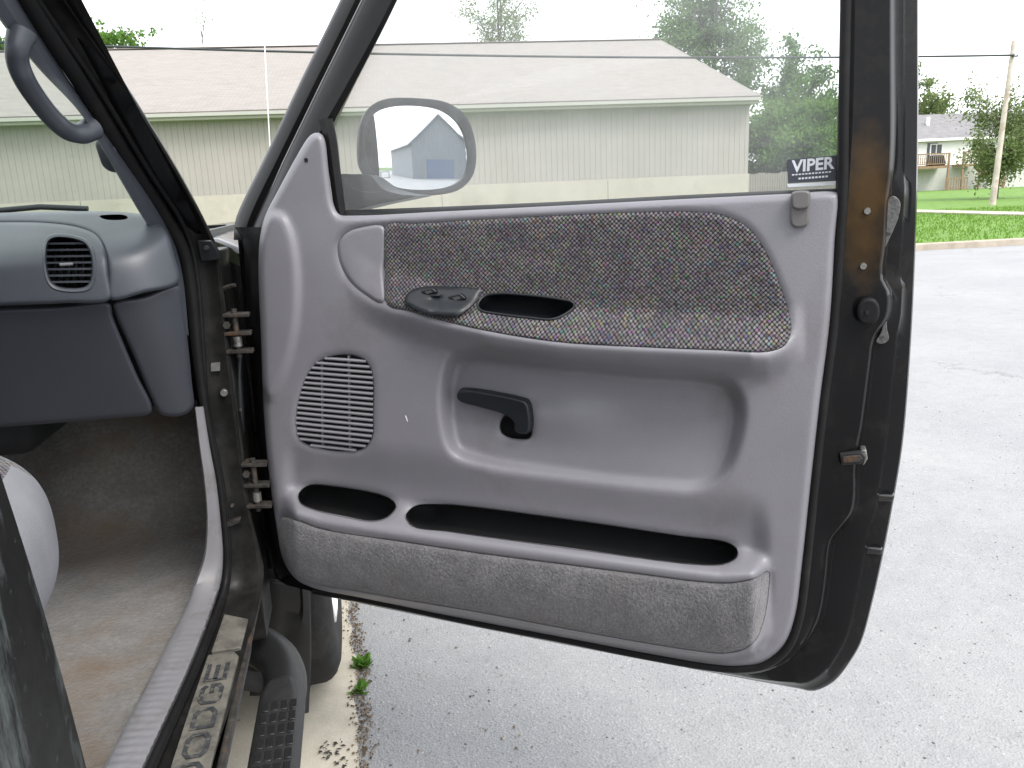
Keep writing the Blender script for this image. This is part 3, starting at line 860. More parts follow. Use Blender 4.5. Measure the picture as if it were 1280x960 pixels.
# ================================================================== grey gabled shed that the door mirror shows
SHED = simple('grey ribbed shed steel', (0.15, 0.17, 0.19), 0.5, 0.05, 1, 30, 0.1, 0.002)
SROOF = simple('light shed roof steel', (0.26, 0.28, 0.30), 0.4, 0.05)
SP = np.array([38.0, -10.3, 0.0]); sa = np.array([-0.8, 0.6, 0]); sb = np.array([0.6, 0.8, 0])   # facing direction, sideways
shed = bpy.data.objects.new('gabled_shed', None); shed.location = SP; COL.objects.link(shed)
tag(shed, 'grey gabled metal shed reflected in the door mirror', 'shed')
def SS(a, b, z): 
    q = SP + sa * a + sb * b
    return np.array([q[0], q[1], z])
ys = np.arange(-5, 5.01, 0.25); V = []; Fc = []
for i, yy in enumerate(ys):
    o_ = 0.04 if i % 2 else 0.0
    V += [SS(o_, yy, 0.0), SS(o_, yy, 7.2 - abs(yy) * 0.62)]
for i in range(len(ys) - 1): Fc.append((2 * i, 2 * i + 2, 2 * i + 3, 2 * i + 1))
mesh('gable_wall', V, Fc, SHED, shed, smooth=False)
mesh('side_wall', [SS(0, 5, 0), SS(-18, 5, 0), SS(-18, 5, 4.1), SS(0, 5, 4.1), SS(0, -5, 0), SS(-18, -5, 0), SS(-18, -5, 4.1), SS(0, -5, 4.1)], [(0, 1, 2, 3), (4, 7, 6, 5)], SHED, shed, smooth=False)
mesh('roof', [SS(0.5, -5.6, 3.75), SS(-18, -5.6, 3.75), SS(-18, 0, 7.3), SS(0.5, 0, 7.3), SS(0.5, 5.6, 3.75), SS(-18, 5.6, 3.75)], [(0, 3, 2, 1), (3, 4, 5, 2)], SROOF, shed, smooth=False, solid=0.1)
BLUE = simple('blue roller door paint', (0.06, 0.10, 0.19), 0.5, 0.1)
dr = mesh('roller_door', [SS(0.08, -2.6, 0), SS(0.08, 2.2, 0), SS(0.08, 2.2, 2.2), SS(0.08, -2.6, 2.2)], [(0, 1, 2, 3)], BLUE, shed, smooth=False, solid=0.03)
tube('downspout', [SS(0.1, 4.8, 0.1), SS(0.1, 4.8, 3.5), SS(0.3, 5.2, 3.9)], 0.07, WHT, shed, 6)

# ================================================================== the truck: open door
ip = np.interp
LIPX = [418, 421, 440, 460, 482, 510, 560, 620, 700, 800, 900, 960, 985, 1000]
LIPY = [300, 310, 355, 370, 381, 390, 404, 417, 429, 435, 439, 441, 430, 420]
AX = [340, 385, 410, 485, 545, 700, 850, 920, 960, 1000]; AY = [606, 604, 605, 619, 627, 646, 668, 678, 688, 694]
BX = [340, 352, 400, 600, 800, 900, 940, 962, 1000]; BY = [632, 640, 659, 690, 716, 728, 724, 713, 700]
CX = [340, 366, 387, 462, 600, 700, 800, 870, 905, 940, 960]; CY = [712, 720, 731, 743, 767, 786, 804, 815, 817, 812, 790]
RECESS = smooth_poly([(566, 446), (600, 439), (700, 450), (800, 461), (880, 467), (915, 478), (928, 505), (925, 545), (908, 590), (880, 611), (830, 611), (700, 596), (600, 580), (566, 565), (554, 520), (556, 470)], True, 5)
BULGE = smooth_poly([(326, 290), (340, 266), (354, 268), (366, 290), (373, 330), (374, 380), (368, 430), (352, 480), (338, 500), (322, 480), (316, 380)], True, 5)

def door_h(x, y):
    x = np.asarray(x, float); y = np.asarray(y, float)
    h = np.zeros(x.shape)
    # gentle crown of the whole panel
    h += 0.006 * np.sin(np.clip((y - 250) / 560, 0, 1) * math.pi)
    # armrest shelf
    lip = ip(x, LIPX, LIPY)
    a = ip(x, [430, 470, 520, 600, 940, 985, 1005], [0, 0.010, 0.034, 0.054, 0.054, 0.022, 0.0])
    t = np.clip((y - (lip - 46)) / 44.0, 0, 1)
    up = a * (t ** 1.1)
    down = a * (1 - sstep(2, 40, y - lip))
    h += np.where(y < lip, up, down)
    # handle recess under it
    d = sdf(x, y, RECESS)
    rec = 1 - sstep(-15, 7, d)
    depth = ip(y, [440, 500, 560, 610], [0.046, 0.040, 0.028, 0.015])
    h -= rec * depth
    # bump behind the release lever
    h += 0.016 * np.exp(-(((x - 700) / 55) ** 2 + ((y - 520) / 26) ** 2)) * rec
    # raised front bulge and ridge
    d = sdf(x, y, BULGE)
    h += 0.011 * (1 - sstep(-9, 5, d))
    # dish round the speaker
    h -= 0.004 * np.exp(-(((x - 420) / 60) ** 2 + ((y - 505) / 75) ** 2))
    # map pocket shelf and carpeted belly
    A = ip(x, AX, AY); B = ip(x, BX, BY); Cc = ip(x, CX, CY)
    fx = sstep(350, 372, x) * (1 - sstep(938, 966, x))
    fx2 = np.maximum(fx, 0.0)
    p = np.where(y < A, -0.016 * sstep(-70, -4, y - A), 0)
    m = (y >= A) & (y < B)
    p = np.where(m, -0.016 + (0.063) * sstep(0.0, 0.95, (y - A) / np.maximum(B - A, 1)), p)
    m = (y >= B)
    q = np.clip((y - B) / np.maximum(Cc - B, 1), 0, 1)
    p = np.where(m, 0.047 + 0.012 * np.sin(np.minimum(q, 1) * math.pi) - 0.010 * q, p)
    p = np.where(y >= Cc, 0.037 * (1 - sstep(0, 12, y - Cc)), p)
    h += p * fx2
    return h
def MD(x, y, off=0.0):
    return PD(x, y, door_h(x, y) + off)

TRIM_OUT = [(391, 167), (399, 166), (405, 172), (411, 215), (417, 255), (424, 268), (440, 269.5), (560, 264), (700, 257), (850, 249), (990, 242), (1040, 239.5), (1049, 243),
            (1045, 300), (1038, 400), (1025, 500), (1012, 620), (1004, 701), (995, 772), (981, 807), (954, 829), (927, 834), (895, 833), (800, 817), (700, 797), (600, 778), (500, 757), (440, 745), (395, 736), (370, 724), (354, 700),
            (345, 655), (337, 600), (330, 520), (326, 420), (323, 330), (325, 297), (331, 271), (347, 239), (379, 181), (386, 171)]
FAB = [(482, 282), (520, 279), (600, 274), (700, 269), (800, 265), (860, 264), (905, 269), (935, 284), (955, 310), (973, 350), (986, 390), (989, 415), (981, 432), (960, 440), (900, 438), (800, 434), (700, 428), (620, 416), (560, 403), (510, 389), (484, 381), (481, 340)]
CAP = [(479, 283), (455, 283), (434, 290), (423, 303), (424, 325), (436, 350), (456, 368), (478, 379), (479, 340)]
GRILL_O = [(400, 451), (430, 443), (454, 449), (464, 464), (466, 520), (465, 545), (455, 560), (430, 564), (400, 560), (376, 550), (371, 530), (374, 500), (386, 466)]
POCK1 = [(373, 618), (385, 607), (410, 607), (485, 622), (495, 632), (486, 645), (468, 651), (430, 645), (387, 635), (375, 628)]
POCK2 = [(507, 645), (518, 633), (545, 630), (700, 648), (850, 670), (908, 678), (921, 686), (921, 696), (908, 704), (880, 706), (700, 683), (560, 664), (515, 657)]
CARP = [(351, 646), (375, 651), (400, 660), (500, 676), (600, 691), (700, 704), (800, 717), (880, 727), (915, 728), (945, 722), (961, 714), (961, 740), (955, 775), (945, 800), (930, 812), (905, 817), (870, 814), (800, 803), (700, 785), (600, 766), (500, 749), (440, 738), (395, 730), (370, 718), (357, 695)]
SWITCH = [(506, 373), (511, 365), (524, 359), (560, 358), (602, 363), (599, 372), (586, 385), (573, 394), (556, 396), (535, 393), (515, 385), (507, 380)]
PULL = [(597, 382), (604, 371), (622, 367), (660, 369), (700, 374), (716, 378), (718, 383), (706, 393), (690, 399), (660, 397), (620, 392), (601, 388)]
HHOLE = [(625, 530), (632, 518), (648, 512), (661, 514), (664, 530), (663, 547), (650, 549), (634, 546), (627, 541)]

# ---- door shell: pressed steel around the trim, window frame above
SH_N = 220
T_EDGE = [(1060, -330), (1057, -150), (1054, 0), (1051, 150), (1050, 240), (1046, 300), (1039, 400), (1026, 500), (1013, 620), (1005, 701), (996, 772), (982, 808), (955, 830), (927, 835), (895, 834), (800, 818), (700, 798), (600, 779), (500, 758), (440, 746), (392, 738)]
O_EDGE = [(1150, -330), (1149, -150), (1148, 0), (1148, 150), (1147, 220), (1144, 320), (1138, 440), (1129, 550), (1118, 620), (1104, 693), (1090, 755), (1076, 804), (1060, 831), (1041, 853), (1016, 864), (1000, 861), (954, 852), (900, 842), (800, 824), (700, 804), (600, 785), (500, 764), (440, 752), (392, 743)]
def between(f, wob=None):
    A = resample(smooth_poly(T_EDGE, False, 8), n=SH_N); B = resample(smooth_poly(O_EDGE, False, 8), n=SH_N)
    # match by height on the straight side, by length along the bottom
    P = A + (B - A) * f
    if wob is not None:
        P[:, 0] += ip(P[:, 1], wob[0], wob[1])
    return P
def mkline(f, off, wob=None):
    return (between(f, wob), off)
wobR = ([-330, 0, 170, 215, 235, 250, 300, 340, 352, 362, 395, 410, 425, 560, 575, 640, 660, 720, 800, 900], [0, 0, 2, 0, 4, 2, -4, -8, -2, 6, 6, 0, -8, -10, -6, -2, -12, -14, -6, 0])
wobS = ([-330, 0, 210, 236, 300, 345, 360, 395, 420, 500, 640, 660, 900], [0, 0, 0, 3, 1, 0, 5, 5, 1, -1, 0, -4, 0])
DSH = simple('glossy black door shell paint', (0.0055, 0.0055, 0.006), 0.16, 0.2, 3, 60, 0.06, 0.001, spec=0.14, rvar=0.06)
def mk_shell():
    m = DSH; N = m.node_tree.nodes; L = m.node_tree.links; P = N['Principled BSDF']
    v = tex_coord(N, L)
    src = P.inputs['Base Color'].links[0].from_socket
    # dusty lower edge film, with a shape of its own
    n = noise(N, L, v, 14, 7, 0.75)
    c = mixc(N, L, ramp(N, L, n.outputs[0], [(0.52, 0), (0.78, 0.6)]), src, (0.026, 0.023, 0.019))
    # ragged brown patch on the latch side above the striker
    ctr = PD(1082, 252, -0.03)
    g = N.new('ShaderNodeNewGeometry')
    sb_ = N.new('ShaderNodeVectorMath'); sb_.operation = 'SUBTRACT'; L.new(g.outputs['Position'], sb_.inputs[0]); sb_.inputs[1].default_value = tuple(ctr)
    sc_ = N.new('ShaderNodeVectorMath'); sc_.operation = 'MULTIPLY'; L.new(sb_.outputs[0], sc_.inputs[0]); sc_.inputs[1].default_value = (24, 24, 8.5)
    ln = N.new('ShaderNodeVectorMath'); ln.operation = 'LENGTH'; L.new(sc_.outputs[0], ln.inputs[0])
    nn_ = noise(N, L, v, 20, 4, 0.6)
    ad = N.new('ShaderNodeMath'); ad.operation = 'MULTIPLY_ADD'; L.new(nn_.outputs[0], ad.inputs[0]); ad.inputs[1].default_value = 1.5; L.new(ln.outputs['Value'], ad.inputs[2])
    hf_ = N.new('ShaderNodeMath'); hf_.operation = 'MULTIPLY'; L.new(ad.outputs[0], hf_.inputs[0]); hf_.inputs[1].default_value = 0.5
    c = mixc(N, L, ramp(N, L, hf_.outputs[0], [(0.5, 0.85), (0.88, 0)]), c, (0.050, 0.028, 0.009))
    L.new(c, P.inputs['Base Color'])
mk_shell()
STEP_L = [(1113, -330), (1112, -100), (1112, 60), (1112, 170), (1110, 215), (1106, 250), (1103, 300), (1099, 340), (1101, 352), (1107, 362), (1108, 385), (1104, 400), (1094, 414), (1088, 428), (1085, 450), (1080, 490), (1074, 535), (1069, 560), (1066, 590), (1066, 615), (1062, 640), (1048, 660), (1037, 674), (1033, 692), (1031, 715), (1022, 770), (1008, 800), (990, 822), (960, 838), (925, 843), (890, 838.5), (800, 820.5), (700, 800.5), (600, 781.5), (500, 760.5), (440, 748.5), (392, 740)]
def stepline(dx, off):
    P = resample(smooth_poly(STEP_L, False, 8), n=SH_N)
    w = np.interp(P[:, 1], [-400, 780, 835], [1.0, 1.0, 0.15]) * np.interp(P[:, 0], [900, 990], [0.05, 1.0])
    P = P + np.stack([dx * w, 0 * w], 1)
    return (P, off)
lines = [mkline(0.0, -0.014), mkline(0.08, -0.017), mkline(0.20, -0.021), stepline(-3, -0.027), stepline(0, -0.0275), stepline(2.5, -0.031), stepline(5, -0.047), stepline(8, -0.052), mkline(0.76, -0.058, wobS), mkline(0.80, -0.061, wobS), mkline(0.83, -0.076, wobS), mkline(0.93, -0.085), mkline(0.985, -0.090), mkline(1.0, -0.098)]
rows = [PD(p[:, 0], p[:, 1], np.full(SH_N, o)) for p, o in lines]
last = rows[-1]
rows.append(last - DN * 0.02 - DE * 0.006)
DSHG = simple('polished black pressed edge', (0.006, 0.006, 0.0065), 0.12, 0.2, 3, 60, 0.05, 0.001, spec=0.7)
DOOR = loft('door', rows, DSH, TRUCK, sharp=28)
tag(DOOR, 'open passenger door with grey trim and black steel edge')

# outer skin of the door, below the belt, and the inner steel behind the trim
SKIN = [(296, 285), (430, 268), (700, 256), (1049, 242), (1147, 236), (1144, 320), (1129, 550), (1104, 693), (1076, 804), (1041, 853), (1000, 861), (800, 824), (600, 785), (440, 752), (345, 728), (325, 640), (310, 450), (300, 330)]
def Mskin(x, y, off=0.0):
    return PD(x, y, -0.118 + off) - DN * 0.0
sk = patch('outer_skin', SKIN, Mskin, BLK, DOOR, step=24, smooth=False)
inner = patch('inner_steel', [(330, 300), (430, 290), (1046, 262), (1040, 400), (1013, 620), (990, 780), (925, 836), (700, 799), (500, 759), (392, 738), (350, 700), (330, 520)], lambda x, y, o=0.0: PD(x, y, -0.088 + o), PIT, DOOR, step=24, smooth=False)

# rubber seal round the trim
sp = between(0.035)[0:SH_N]
tube('door_seal', PD(sp[:, 0], sp[:, 1], np.full(SH_N, -0.008)), 0.0072, RUB, DOOR, 8)
# front edge of the door (hinge side)
lines_loft('hinge_side_edge', [([(293, 284), (303, 300), (306, 340), (309, 400), (314, 470), (320, 530), (326, 600), (334, 670), (343, 708), (350, 724)], -0.075),
                               ([(297, 284), (307, 300), (310, 340), (313, 400), (318, 470), (324, 530), (330, 600), (338, 670), (347, 706), (354, 722)], -0.058),
                               ([(318, 284), (317, 300), (318, 340), (320, 400), (324, 470), (329, 530), (335, 600), (342, 670), (350, 704), (357, 720)], -0.022),
                               ([(330, 284), (328, 300), (327, 340), (330, 400), (334, 470), (338, 530), (343, 600), (349, 660), (356, 700), (362, 718)], -0.014)],
           PD, JAMB, DOOR, n=50)
# front window frame: outer bar, painted seam highlight, inner channel
FR = [([(575, -330), (425, 0), (376, 100), (330, 198), (302, 255), (294, 276), (292, 300)], -0.098),
      ([(579, -330), (429, 0), (380, 100), (334, 198), (305, 257), (297, 278), (295, 300)], -0.078),
      ([(592, -330), (444, 0), (394, 102), (346, 200), (316, 262), (308, 284), (305, 300)], -0.070),
      ([(599, -330), (451, 0), (400, 104), (352, 203), (323, 264), (314, 286), (310, 300)], -0.074),
      ([(602, -330), (454, 0), (403, 104), (355, 204), (327, 266), (318, 287), (314, 300)], -0.060),
      ([(606, -330), (458, 0), (406, 106), (358, 208), (331, 268), (322, 288), (318, 300)], -0.052),
      ([(622, -330), (474, 0), (419, 108), (380, 182), (348, 240), (334, 272), (326, 300)], -0.044),
      ([(638, -330), (490, 0), (430, 112), (400, 165), (384, 200), (372, 240), (366, 300)], -0.038),
      ([(643, -330), (496, 0), (437, 116), (416, 156), (404, 190), (400, 240), (398, 300)], -0.046),
      ([(644, -330), (497, 0), (438, 117), (419, 158), (408, 190), (404, 240), (402, 300)], -0.075)]
lines_loft('window_frame', FR, PD, simple('satin black window frame', (0.007, 0.007, 0.0075), 0.34, 0.2, 8, 200, 0.1, 0.0008, spec=0.14, dirt=(0.014, 0.0135, 0.013), dscale=8, dlo=0.55, dhi=0.8), DOOR, n=70)
tube('seam_highlight', PD(np.array([600.5, 452.5, 401.5, 353.5, 330]), np.array([-330, 0, 104, 203.5, 258]), np.full(5, -0.066)), 0.0011, simple('pale seam highlight', (0.25, 0.25, 0.25), 0.4, 0.2), DOOR, 6)  # highlight along the frame seam, given as a thin pale tube
# run channel at the front of the glass
lines_loft('run_channel', [([(398, 150), (404, 170), (411, 215), (418, 262), (422, 272)], -0.020), ([(405, 148), (411, 172), (417, 215), (424, 262), (427, 272)], -0.012),
                           ([(412, 148), (417, 172), (422, 215), (428, 262), (431, 273)], -0.020), ([(415, 148), (420, 172), (425, 215), (431, 262), (433, 273)], -0.026), ([(416, 148), (421, 172), (426, 215), (432, 262), (434, 273)], -0.05)], PD, RUB, DOOR, n=24)
# rear run channel, belt seal
lines_loft('run_channel', [([(1052, -330), (1049, -100), (1050, 0), (1047, 150), (1044, 244)], -0.052), ([(1054, -330), (1051, -100), (1052, 0), (1049, 150), (1046, 244)], -0.028),
                           ([(1062, -330), (1059, -100), (1060, 0), (1057, 150), (1053, 244)], -0.018), ([(1072, -330), (1069, -100), (1069, 0), (1066, 150), (1060, 252)], -0.016)], PD, RUB, DOOR, n=24)
lines_loft('belt_seal', [([(428, 263), (560, 258), (700, 252), (850, 244), (1050, 235)], -0.050), ([(428, 266), (560, 261), (700, 255), (850, 247), (1050, 237)], -0.028), ([(426, 270), (560, 265), (700, 258), (850, 250), (1050, 240)], -0.020), ([(426, 274), (560, 269), (700, 262), (850, 254), (1050, 244)], -0.030)], PD, RUB, DOOR, n=40)
# glass
g = np.array([(644, -330), (497, 0), (437, 114), (414, 152), (432, 272), (700, 262), (1052, 246), (1054, 0), (1056, -330)], float)
ga = PD(g[:, 0], g[:, 1], np.full(len(g), -0.058)); gb = ga - DN * 0.0
mesh('window_glass', ga, [tuple(range(len(g)))], DGLASS, DOOR, smooth=False)
# upper frame across the top of the window (above the picture)
tA = PD(np.array([600.0]), np.array([-330.0]), np.array([-0.06]))[0]; tB = PD(np.array([1100.0]), np.array([-330.0]), np.array([-0.06]))[0]
bar3('upper_frame', tA, tB, 0.06, 0.06, BLK, DOOR)

# ---- inner trim
patch('trim_panel', TRIM_OUT, MD, TRIM, DOOR, holes=[FAB, CAP, GRILL_O, POCK1, POCK2, CARP, HHOLE], step=4.5, drop=0.010, dropw=9, skirt=0.012, hdrop=0.0035, per=5)
patch('fabric_insert', FAB, lambda x, y, o=0.0: MD(x, y, o + 0.0015), FABRIC, DOOR, holes=[PULL], step=5, drop=0.006, dropw=7, skirt=0.008, uv=True)
patch('armrest_cap', CAP, lambda x, y, o=0.0: MD(x, y, o - 0.0005), TRIM, DOOR, step=5, drop=0.004, dropw=5, skirt=0.008)
patch('carpet_strip', CARP, lambda x, y, o=0.0: MD(x, y, o + 0.001), DCARPET, DOOR, step=5, drop=0.008, dropw=8, skirt=0.012)
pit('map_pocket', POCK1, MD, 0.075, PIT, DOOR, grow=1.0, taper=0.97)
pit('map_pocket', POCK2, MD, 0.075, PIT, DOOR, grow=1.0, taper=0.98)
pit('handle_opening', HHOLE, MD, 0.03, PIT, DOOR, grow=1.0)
# pull cup with a raised lip
pit('pull_cup', PULL, lambda x, y, o=0.0: MD(x, y, o + 0.002), 0.045, DKPL, DOOR, step=4, grow=0.5, taper=0.93)
pl = resample(smooth_poly(PULL, True, 6), n=70, closed=True); pl = np.vstack([pl, pl[:1]])
tube('pull_cup_rim', MD(pl[:, 0], pl[:, 1], np.full(len(pl), 0.0025)), 0.0021, DKPL, DOOR, 8, caps=False)
# window switch pod
def Msw(x, y, o=0.0):
    d = 1 - np.clip(dist(x, y, resample(smooth_poly(SWITCH, True, 6), step=4, closed=True)) / 7, 0, 1)
    sc = 0.006 * np.exp(-((x - 545) / 9.0) ** 2) * (y > 372)
    return PD(x, y, door_h(x, y) + 0.010 - 0.006 * d ** 2 - sc + o + 0.008 * sstep(370, 392, y))
patch('switch_pod', SWITCH, Msw, DKPL, DOOR, step=3, skirt=0.02)
for q in ([(525, 364), (540, 360), (546, 365), (532, 371)], [(559, 371), (575, 367), (582, 373), (566, 380)]):
    q = np.array(q, float); qc = q.mean(0)
    hh = float(door_h(np.array([qc[0]]), np.array([qc[1]]))[0]) + 0.010 + 0.008 * float(sstep(370, 392, qc[1]))
    q2 = PD(q[:, 0], q[:, 1], np.full(4, hh + 0.0035))
    sw_ = prism('window_switch', q2, [v - DN * 0.010 for v in q2], DKPL, DOOR, 0.0016)
    m2 = qc + (q - qc) * 0.45
    q3 = PD(m2[:, 0], m2[:, 1], np.full(4, hh + 0.0042))
    prism('switch_mark', q3, [v - DN * 0.003 for v in q3], simple('switch legend grey %d' % int(qc[0]), (0.06, 0.062, 0.065), 0.5), DOOR)
# release lever
LEV = [(569, 494), (572, 488), (580, 487), (610, 491), (645, 498), (657, 502), (661, 508), (663, 540), (657, 544), (644, 541), (642, 528), (630, 519), (600, 510), (575, 503), (570, 499)]
hb = float(door_h(np.array([610.0]), np.array([500.0]))[0])
door_prism('release_lever', LEV, hb + 0.010, hb + 0.030, DKPL, DOOR, bevel=0.0045, taper=0.97)
# lock slider near the window
LCK = [(989, 243), (991, 240), (1011, 239), (1013, 242), (1012, 262), (1011, 278), (1007, 283), (993, 284), (989, 280), (988, 262)]
door_prism('lock_slider', LCK, -0.004, 0.010, TRIMD, DOOR, bevel=0.003)
LC2 = [(991, 241), (1011, 240), (1012, 250), (1010, 259), (992, 260), (990, 250)]
door_prism('lock_slider_lip', LC2, 0.004, 0.017, TRIMD, DOOR, bevel=0.004)
# screw in the sail corner, small scratch-bright screw on the panel
def dscrew(name, x, y, h, r, mat, par=None, hole=False):
    c = PD(np.array([x], float), np.array([y], float), np.array([h], float))[0]
    a = np.linspace(0, 2 * math.pi, 12, endpoint=False)
    top = [c + DN * (0.002) + r * 0.8 * (math.cos(t) * DE + math.sin(t) * np.array([0, 0, 1])) for t in a]
    bot = [c - DN * 0.003 + r * (math.cos(t) * DE + math.sin(t) * np.array([0, 0, 1])) for t in a]
    return prism(name, top, bot, mat, par or DOOR)
dscrew('trim_screw', 383, 200, float(door_h(np.array([383.0]), np.array([200.0]))[0]) - 0.0005, 0.0042, DKPL)
# speaker grille: opening, backing and louvre slats
pit('speaker_backing', GRILL_O, MD, 0.012, PIT, DOOR, step=6, grow=0.5, taper=1.0)
GO = resample(smooth_poly(GRILL_O, True, 6), step=3, closed=True)
for i in range(18):
    # slats run level along the door
    y0 = 449 + i * 6.55
    xs = np.arange(368, 470, 1.5); ys = y0 + (xs - 420) * ip(y0, [450, 565], [0.075, 0.115])
    ok = inside(xs, ys, GO)
    if ok.sum() < 4: continue
    xa, xb = xs[ok].min() - 1, xs[ok].max() + 1
    px = np.linspace(xa, xb, 7); py = y0 + (px - 420) * ip(y0, [450, 565], [0.075, 0.115])
    P = MD(px, py, np.full(7, -0.0012))
    rows = []
    for dz, dh in ((0.0022, -0.006), (0.0023, -0.001), (0.0, 0.0014), (-0.0022, 0.0008), (-0.0026, -0.006)):
        rows.append(P + np.array([0, 0, dz]) + DN * dh)
    loft('grille_slat', rows, TRIM, DOOR)
for x0 in (402, 436):
    ys = np.arange(444, 566, 1.0); xs = x0 + (ys - 500) * 0.012 + 0 * ys
    ok = inside(xs, ys, GO); yy = ys[ok]; xx = xs[ok]
    px = np.linspace(xx.min(), xx.max(), 8); py = np.linspace(yy.min(), yy.max(), 8)
    P = MD(px, py, np.full(8, -0.0025))
    loft('grille_rib', [P - DE * 0.0011 - DN * 0.006, P - DE * 0.0011, P + DE * 0.0011, P + DE * 0.0011 - DN * 0.006], TRIM, DOOR)

# ---- things on the latch edge
BUM = [(1072, 384), (1077, 376), (1085, 373), (1094, 375), (1099, 383), (1099, 396), (1094, 404), (1085, 406), (1076, 404), (1072, 396)]
door_prism('rubber_bumper', BUM, -0.03, -0.008, RUB, DOOR, bevel=0.004)
dscrew('bumper_screw', 1084, 391, -0.006, 0.0032, DKPL)
for sx, sy in ((1084, 264), (1079, 333)): dscrew('latch_screw', sx, sy, -0.021, 0.0052, STEEL)
# latch mouth: forked steel in a slot
q = np.array([(1050, 568), (1076, 566), (1082, 572), (1080, 580), (1052, 582)], float)
door_prism('latch_slot', q, -0.03, -0.016, PIT, DOOR, smooth=False, bevel=0.001)
q = np.array([(1053, 571), (1075, 569), (1079, 574), (1074, 578), (1054, 579)], float)
door_prism('latch_fork', q, -0.03, -0.0145, GRIME, DOOR, smooth=False, bevel=0.0012)
q = np.array([(1076, 563), (1083, 562), (1085, 574), (1079, 583), (1075, 576)], float)
door_prism('latch_fork', q, -0.045, -0.022, STEEL, DOOR, smooth=False, bevel=0.002)
for q in ([(1092, 618), (1119, 619), (1117, 627), (1091, 628)], [(1082, 684), (1104, 686), (1102, 694), (1081, 693)]):
    door_prism('pressed_ledge', np.array(q, float), -0.09, -0.074, DSHG, DOOR, smooth=False, bevel=0.003)
GLINT = simple('grey painted glint', (0.10, 0.10, 0.098), 0.3, 0.5, 40, 200, 0.4, 0.002, dirt=(0.02, 0.02, 0.02), dscale=40, dlo=0.5, dhi=0.6)
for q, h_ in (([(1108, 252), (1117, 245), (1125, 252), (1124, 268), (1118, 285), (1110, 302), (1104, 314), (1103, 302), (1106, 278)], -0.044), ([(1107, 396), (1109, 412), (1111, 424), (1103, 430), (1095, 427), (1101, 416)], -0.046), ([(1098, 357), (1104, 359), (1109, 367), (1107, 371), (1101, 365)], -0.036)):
    door_prism('painted_glint', np.array(q, float), h_ - 0.012, h_, GLINT, DOOR, bevel=0.002)  # reflection highlights on the pressed steel, put in as pale grey slivers
q = np.array([(506, 519), (508, 520), (510, 527), (509, 527)], float)
q3 = MD(q[:, 0], q[:, 1], np.full(4, 0.0006))
mesh('paint_fleck', q3, [(0, 1, 2, 3)], DECW if 'DECW' in globals() else ANT, DOOR, smooth=False)

# ---- security decal low on the glass: letters as flat print on a thin label
DEC = simple('dark decal film', (0.05, 0.055, 0.07), 0.4, 0.1)
DECW = simple('white decal print', (0.75, 0.77, 0.8), 0.5, 0.03)
dc = np.array([(984, 200), (1046, 194), (1045, 226), (985, 229)], float)
dp = PD(dc[:, 0], dc[:, 1], np.full(4, -0.0565))
prism('window_decal', dp, [v - DN * 0.0006 for v in dp], DEC, DOOR)
dbt = PD(np.array([984.0, 1046, 1046, 985]), np.array([230.0, 227, 231, 234]), np.full(4, -0.0565))
prism('window_decal', dbt, [v - DN * 0.0006 for v in dbt], DECW, DOOR)
def text_mesh(name, body, o, ux, uy, size, mat, parent, thick=0.0005, width=None, bold=0.0, shear=0.0):
    cu = bpy.data.curves.new(name, 'FONT'); cu.body = body; cu.size = 1.0; cu.offset = bold; cu.shear = shear; cu.resolution_u = 3
    ob = bpy.data.objects.new(name + '_tmp', cu); COL.objects.link(ob)
    bpy.context.view_layer.update()
    me = bpy.data.meshes.new_from_object(ob.evaluated_get(bpy.context.evaluated_depsgraph_get()))
    bpy.data.objects.remove(ob)
    V = np.array([v.co for v in me.vertices]); Fc = [tuple(p.vertices) for p in me.polygons]
    V[:, 0] -= V[:, 0].min(); V[:, 1] -= V[:, 1].min()
    sx = width / V[:, 0].max() if width else size
    sy = size / V[:, 1].max()
    ux = np.array(ux); uy = np.array(uy)
    W = np.array(o) + V[:, :1] * sx * ux + V[:, 1:2] * sy * uy
    return mesh(name, W, Fc, mat, parent, smooth=False)
e0 = PD(np.array([989.0]), np.array([216.0]), np.array([-0.0558]))[0]; e1 = PD(np.array([1043.0]), np.array([211.0]), np.array([-0.0558]))[0]; e2 = PD(np.array([987.0]), np.array([200.0]), np.array([-0.0558]))[0]
ux = (e1 - e0) / np.linalg.norm(e1 - e0); uy = np.array([0, 0, 1.0])
text_mesh('decal_lettering', 'VIPER', e0, ux, uy, np.linalg.norm(e2 - e0) * 0.95, DECW, DOOR, width=np.linalg.norm(e1 - e0), bold=0.03)
for (x0, y0, x1, y1, hgt, w0) in ((990, 219.5, 1040, 215.5, 1.6, 'WARNING'), (998, 224.5, 1036, 221.5, 2.2, '1-800')):
    a0 = PD(np.array([x0]), np.array([y0]), np.array([-0.0558]))[0]; a1 = PD(np.array([x1]), np.array([y1]), np.array([-0.0558]))[0]
    n_ = 12 if hgt < 2 else 9
    for i in range(n_):                        # print too small to read: short strokes
        f0 = i / n_; f1 = f0 + 0.7 / n_
        A_ = a0 + (a1 - a0) * f0; B_ = a0 + (a1 - a0) * f1; H_ = np.array([0, 0, hgt * 0.0012])
        mesh('decal_fine_print', [A_, B_, B_ + H_, A_ + H_], [(0, 1, 2, 3)], DECW, DOOR, smooth=False)

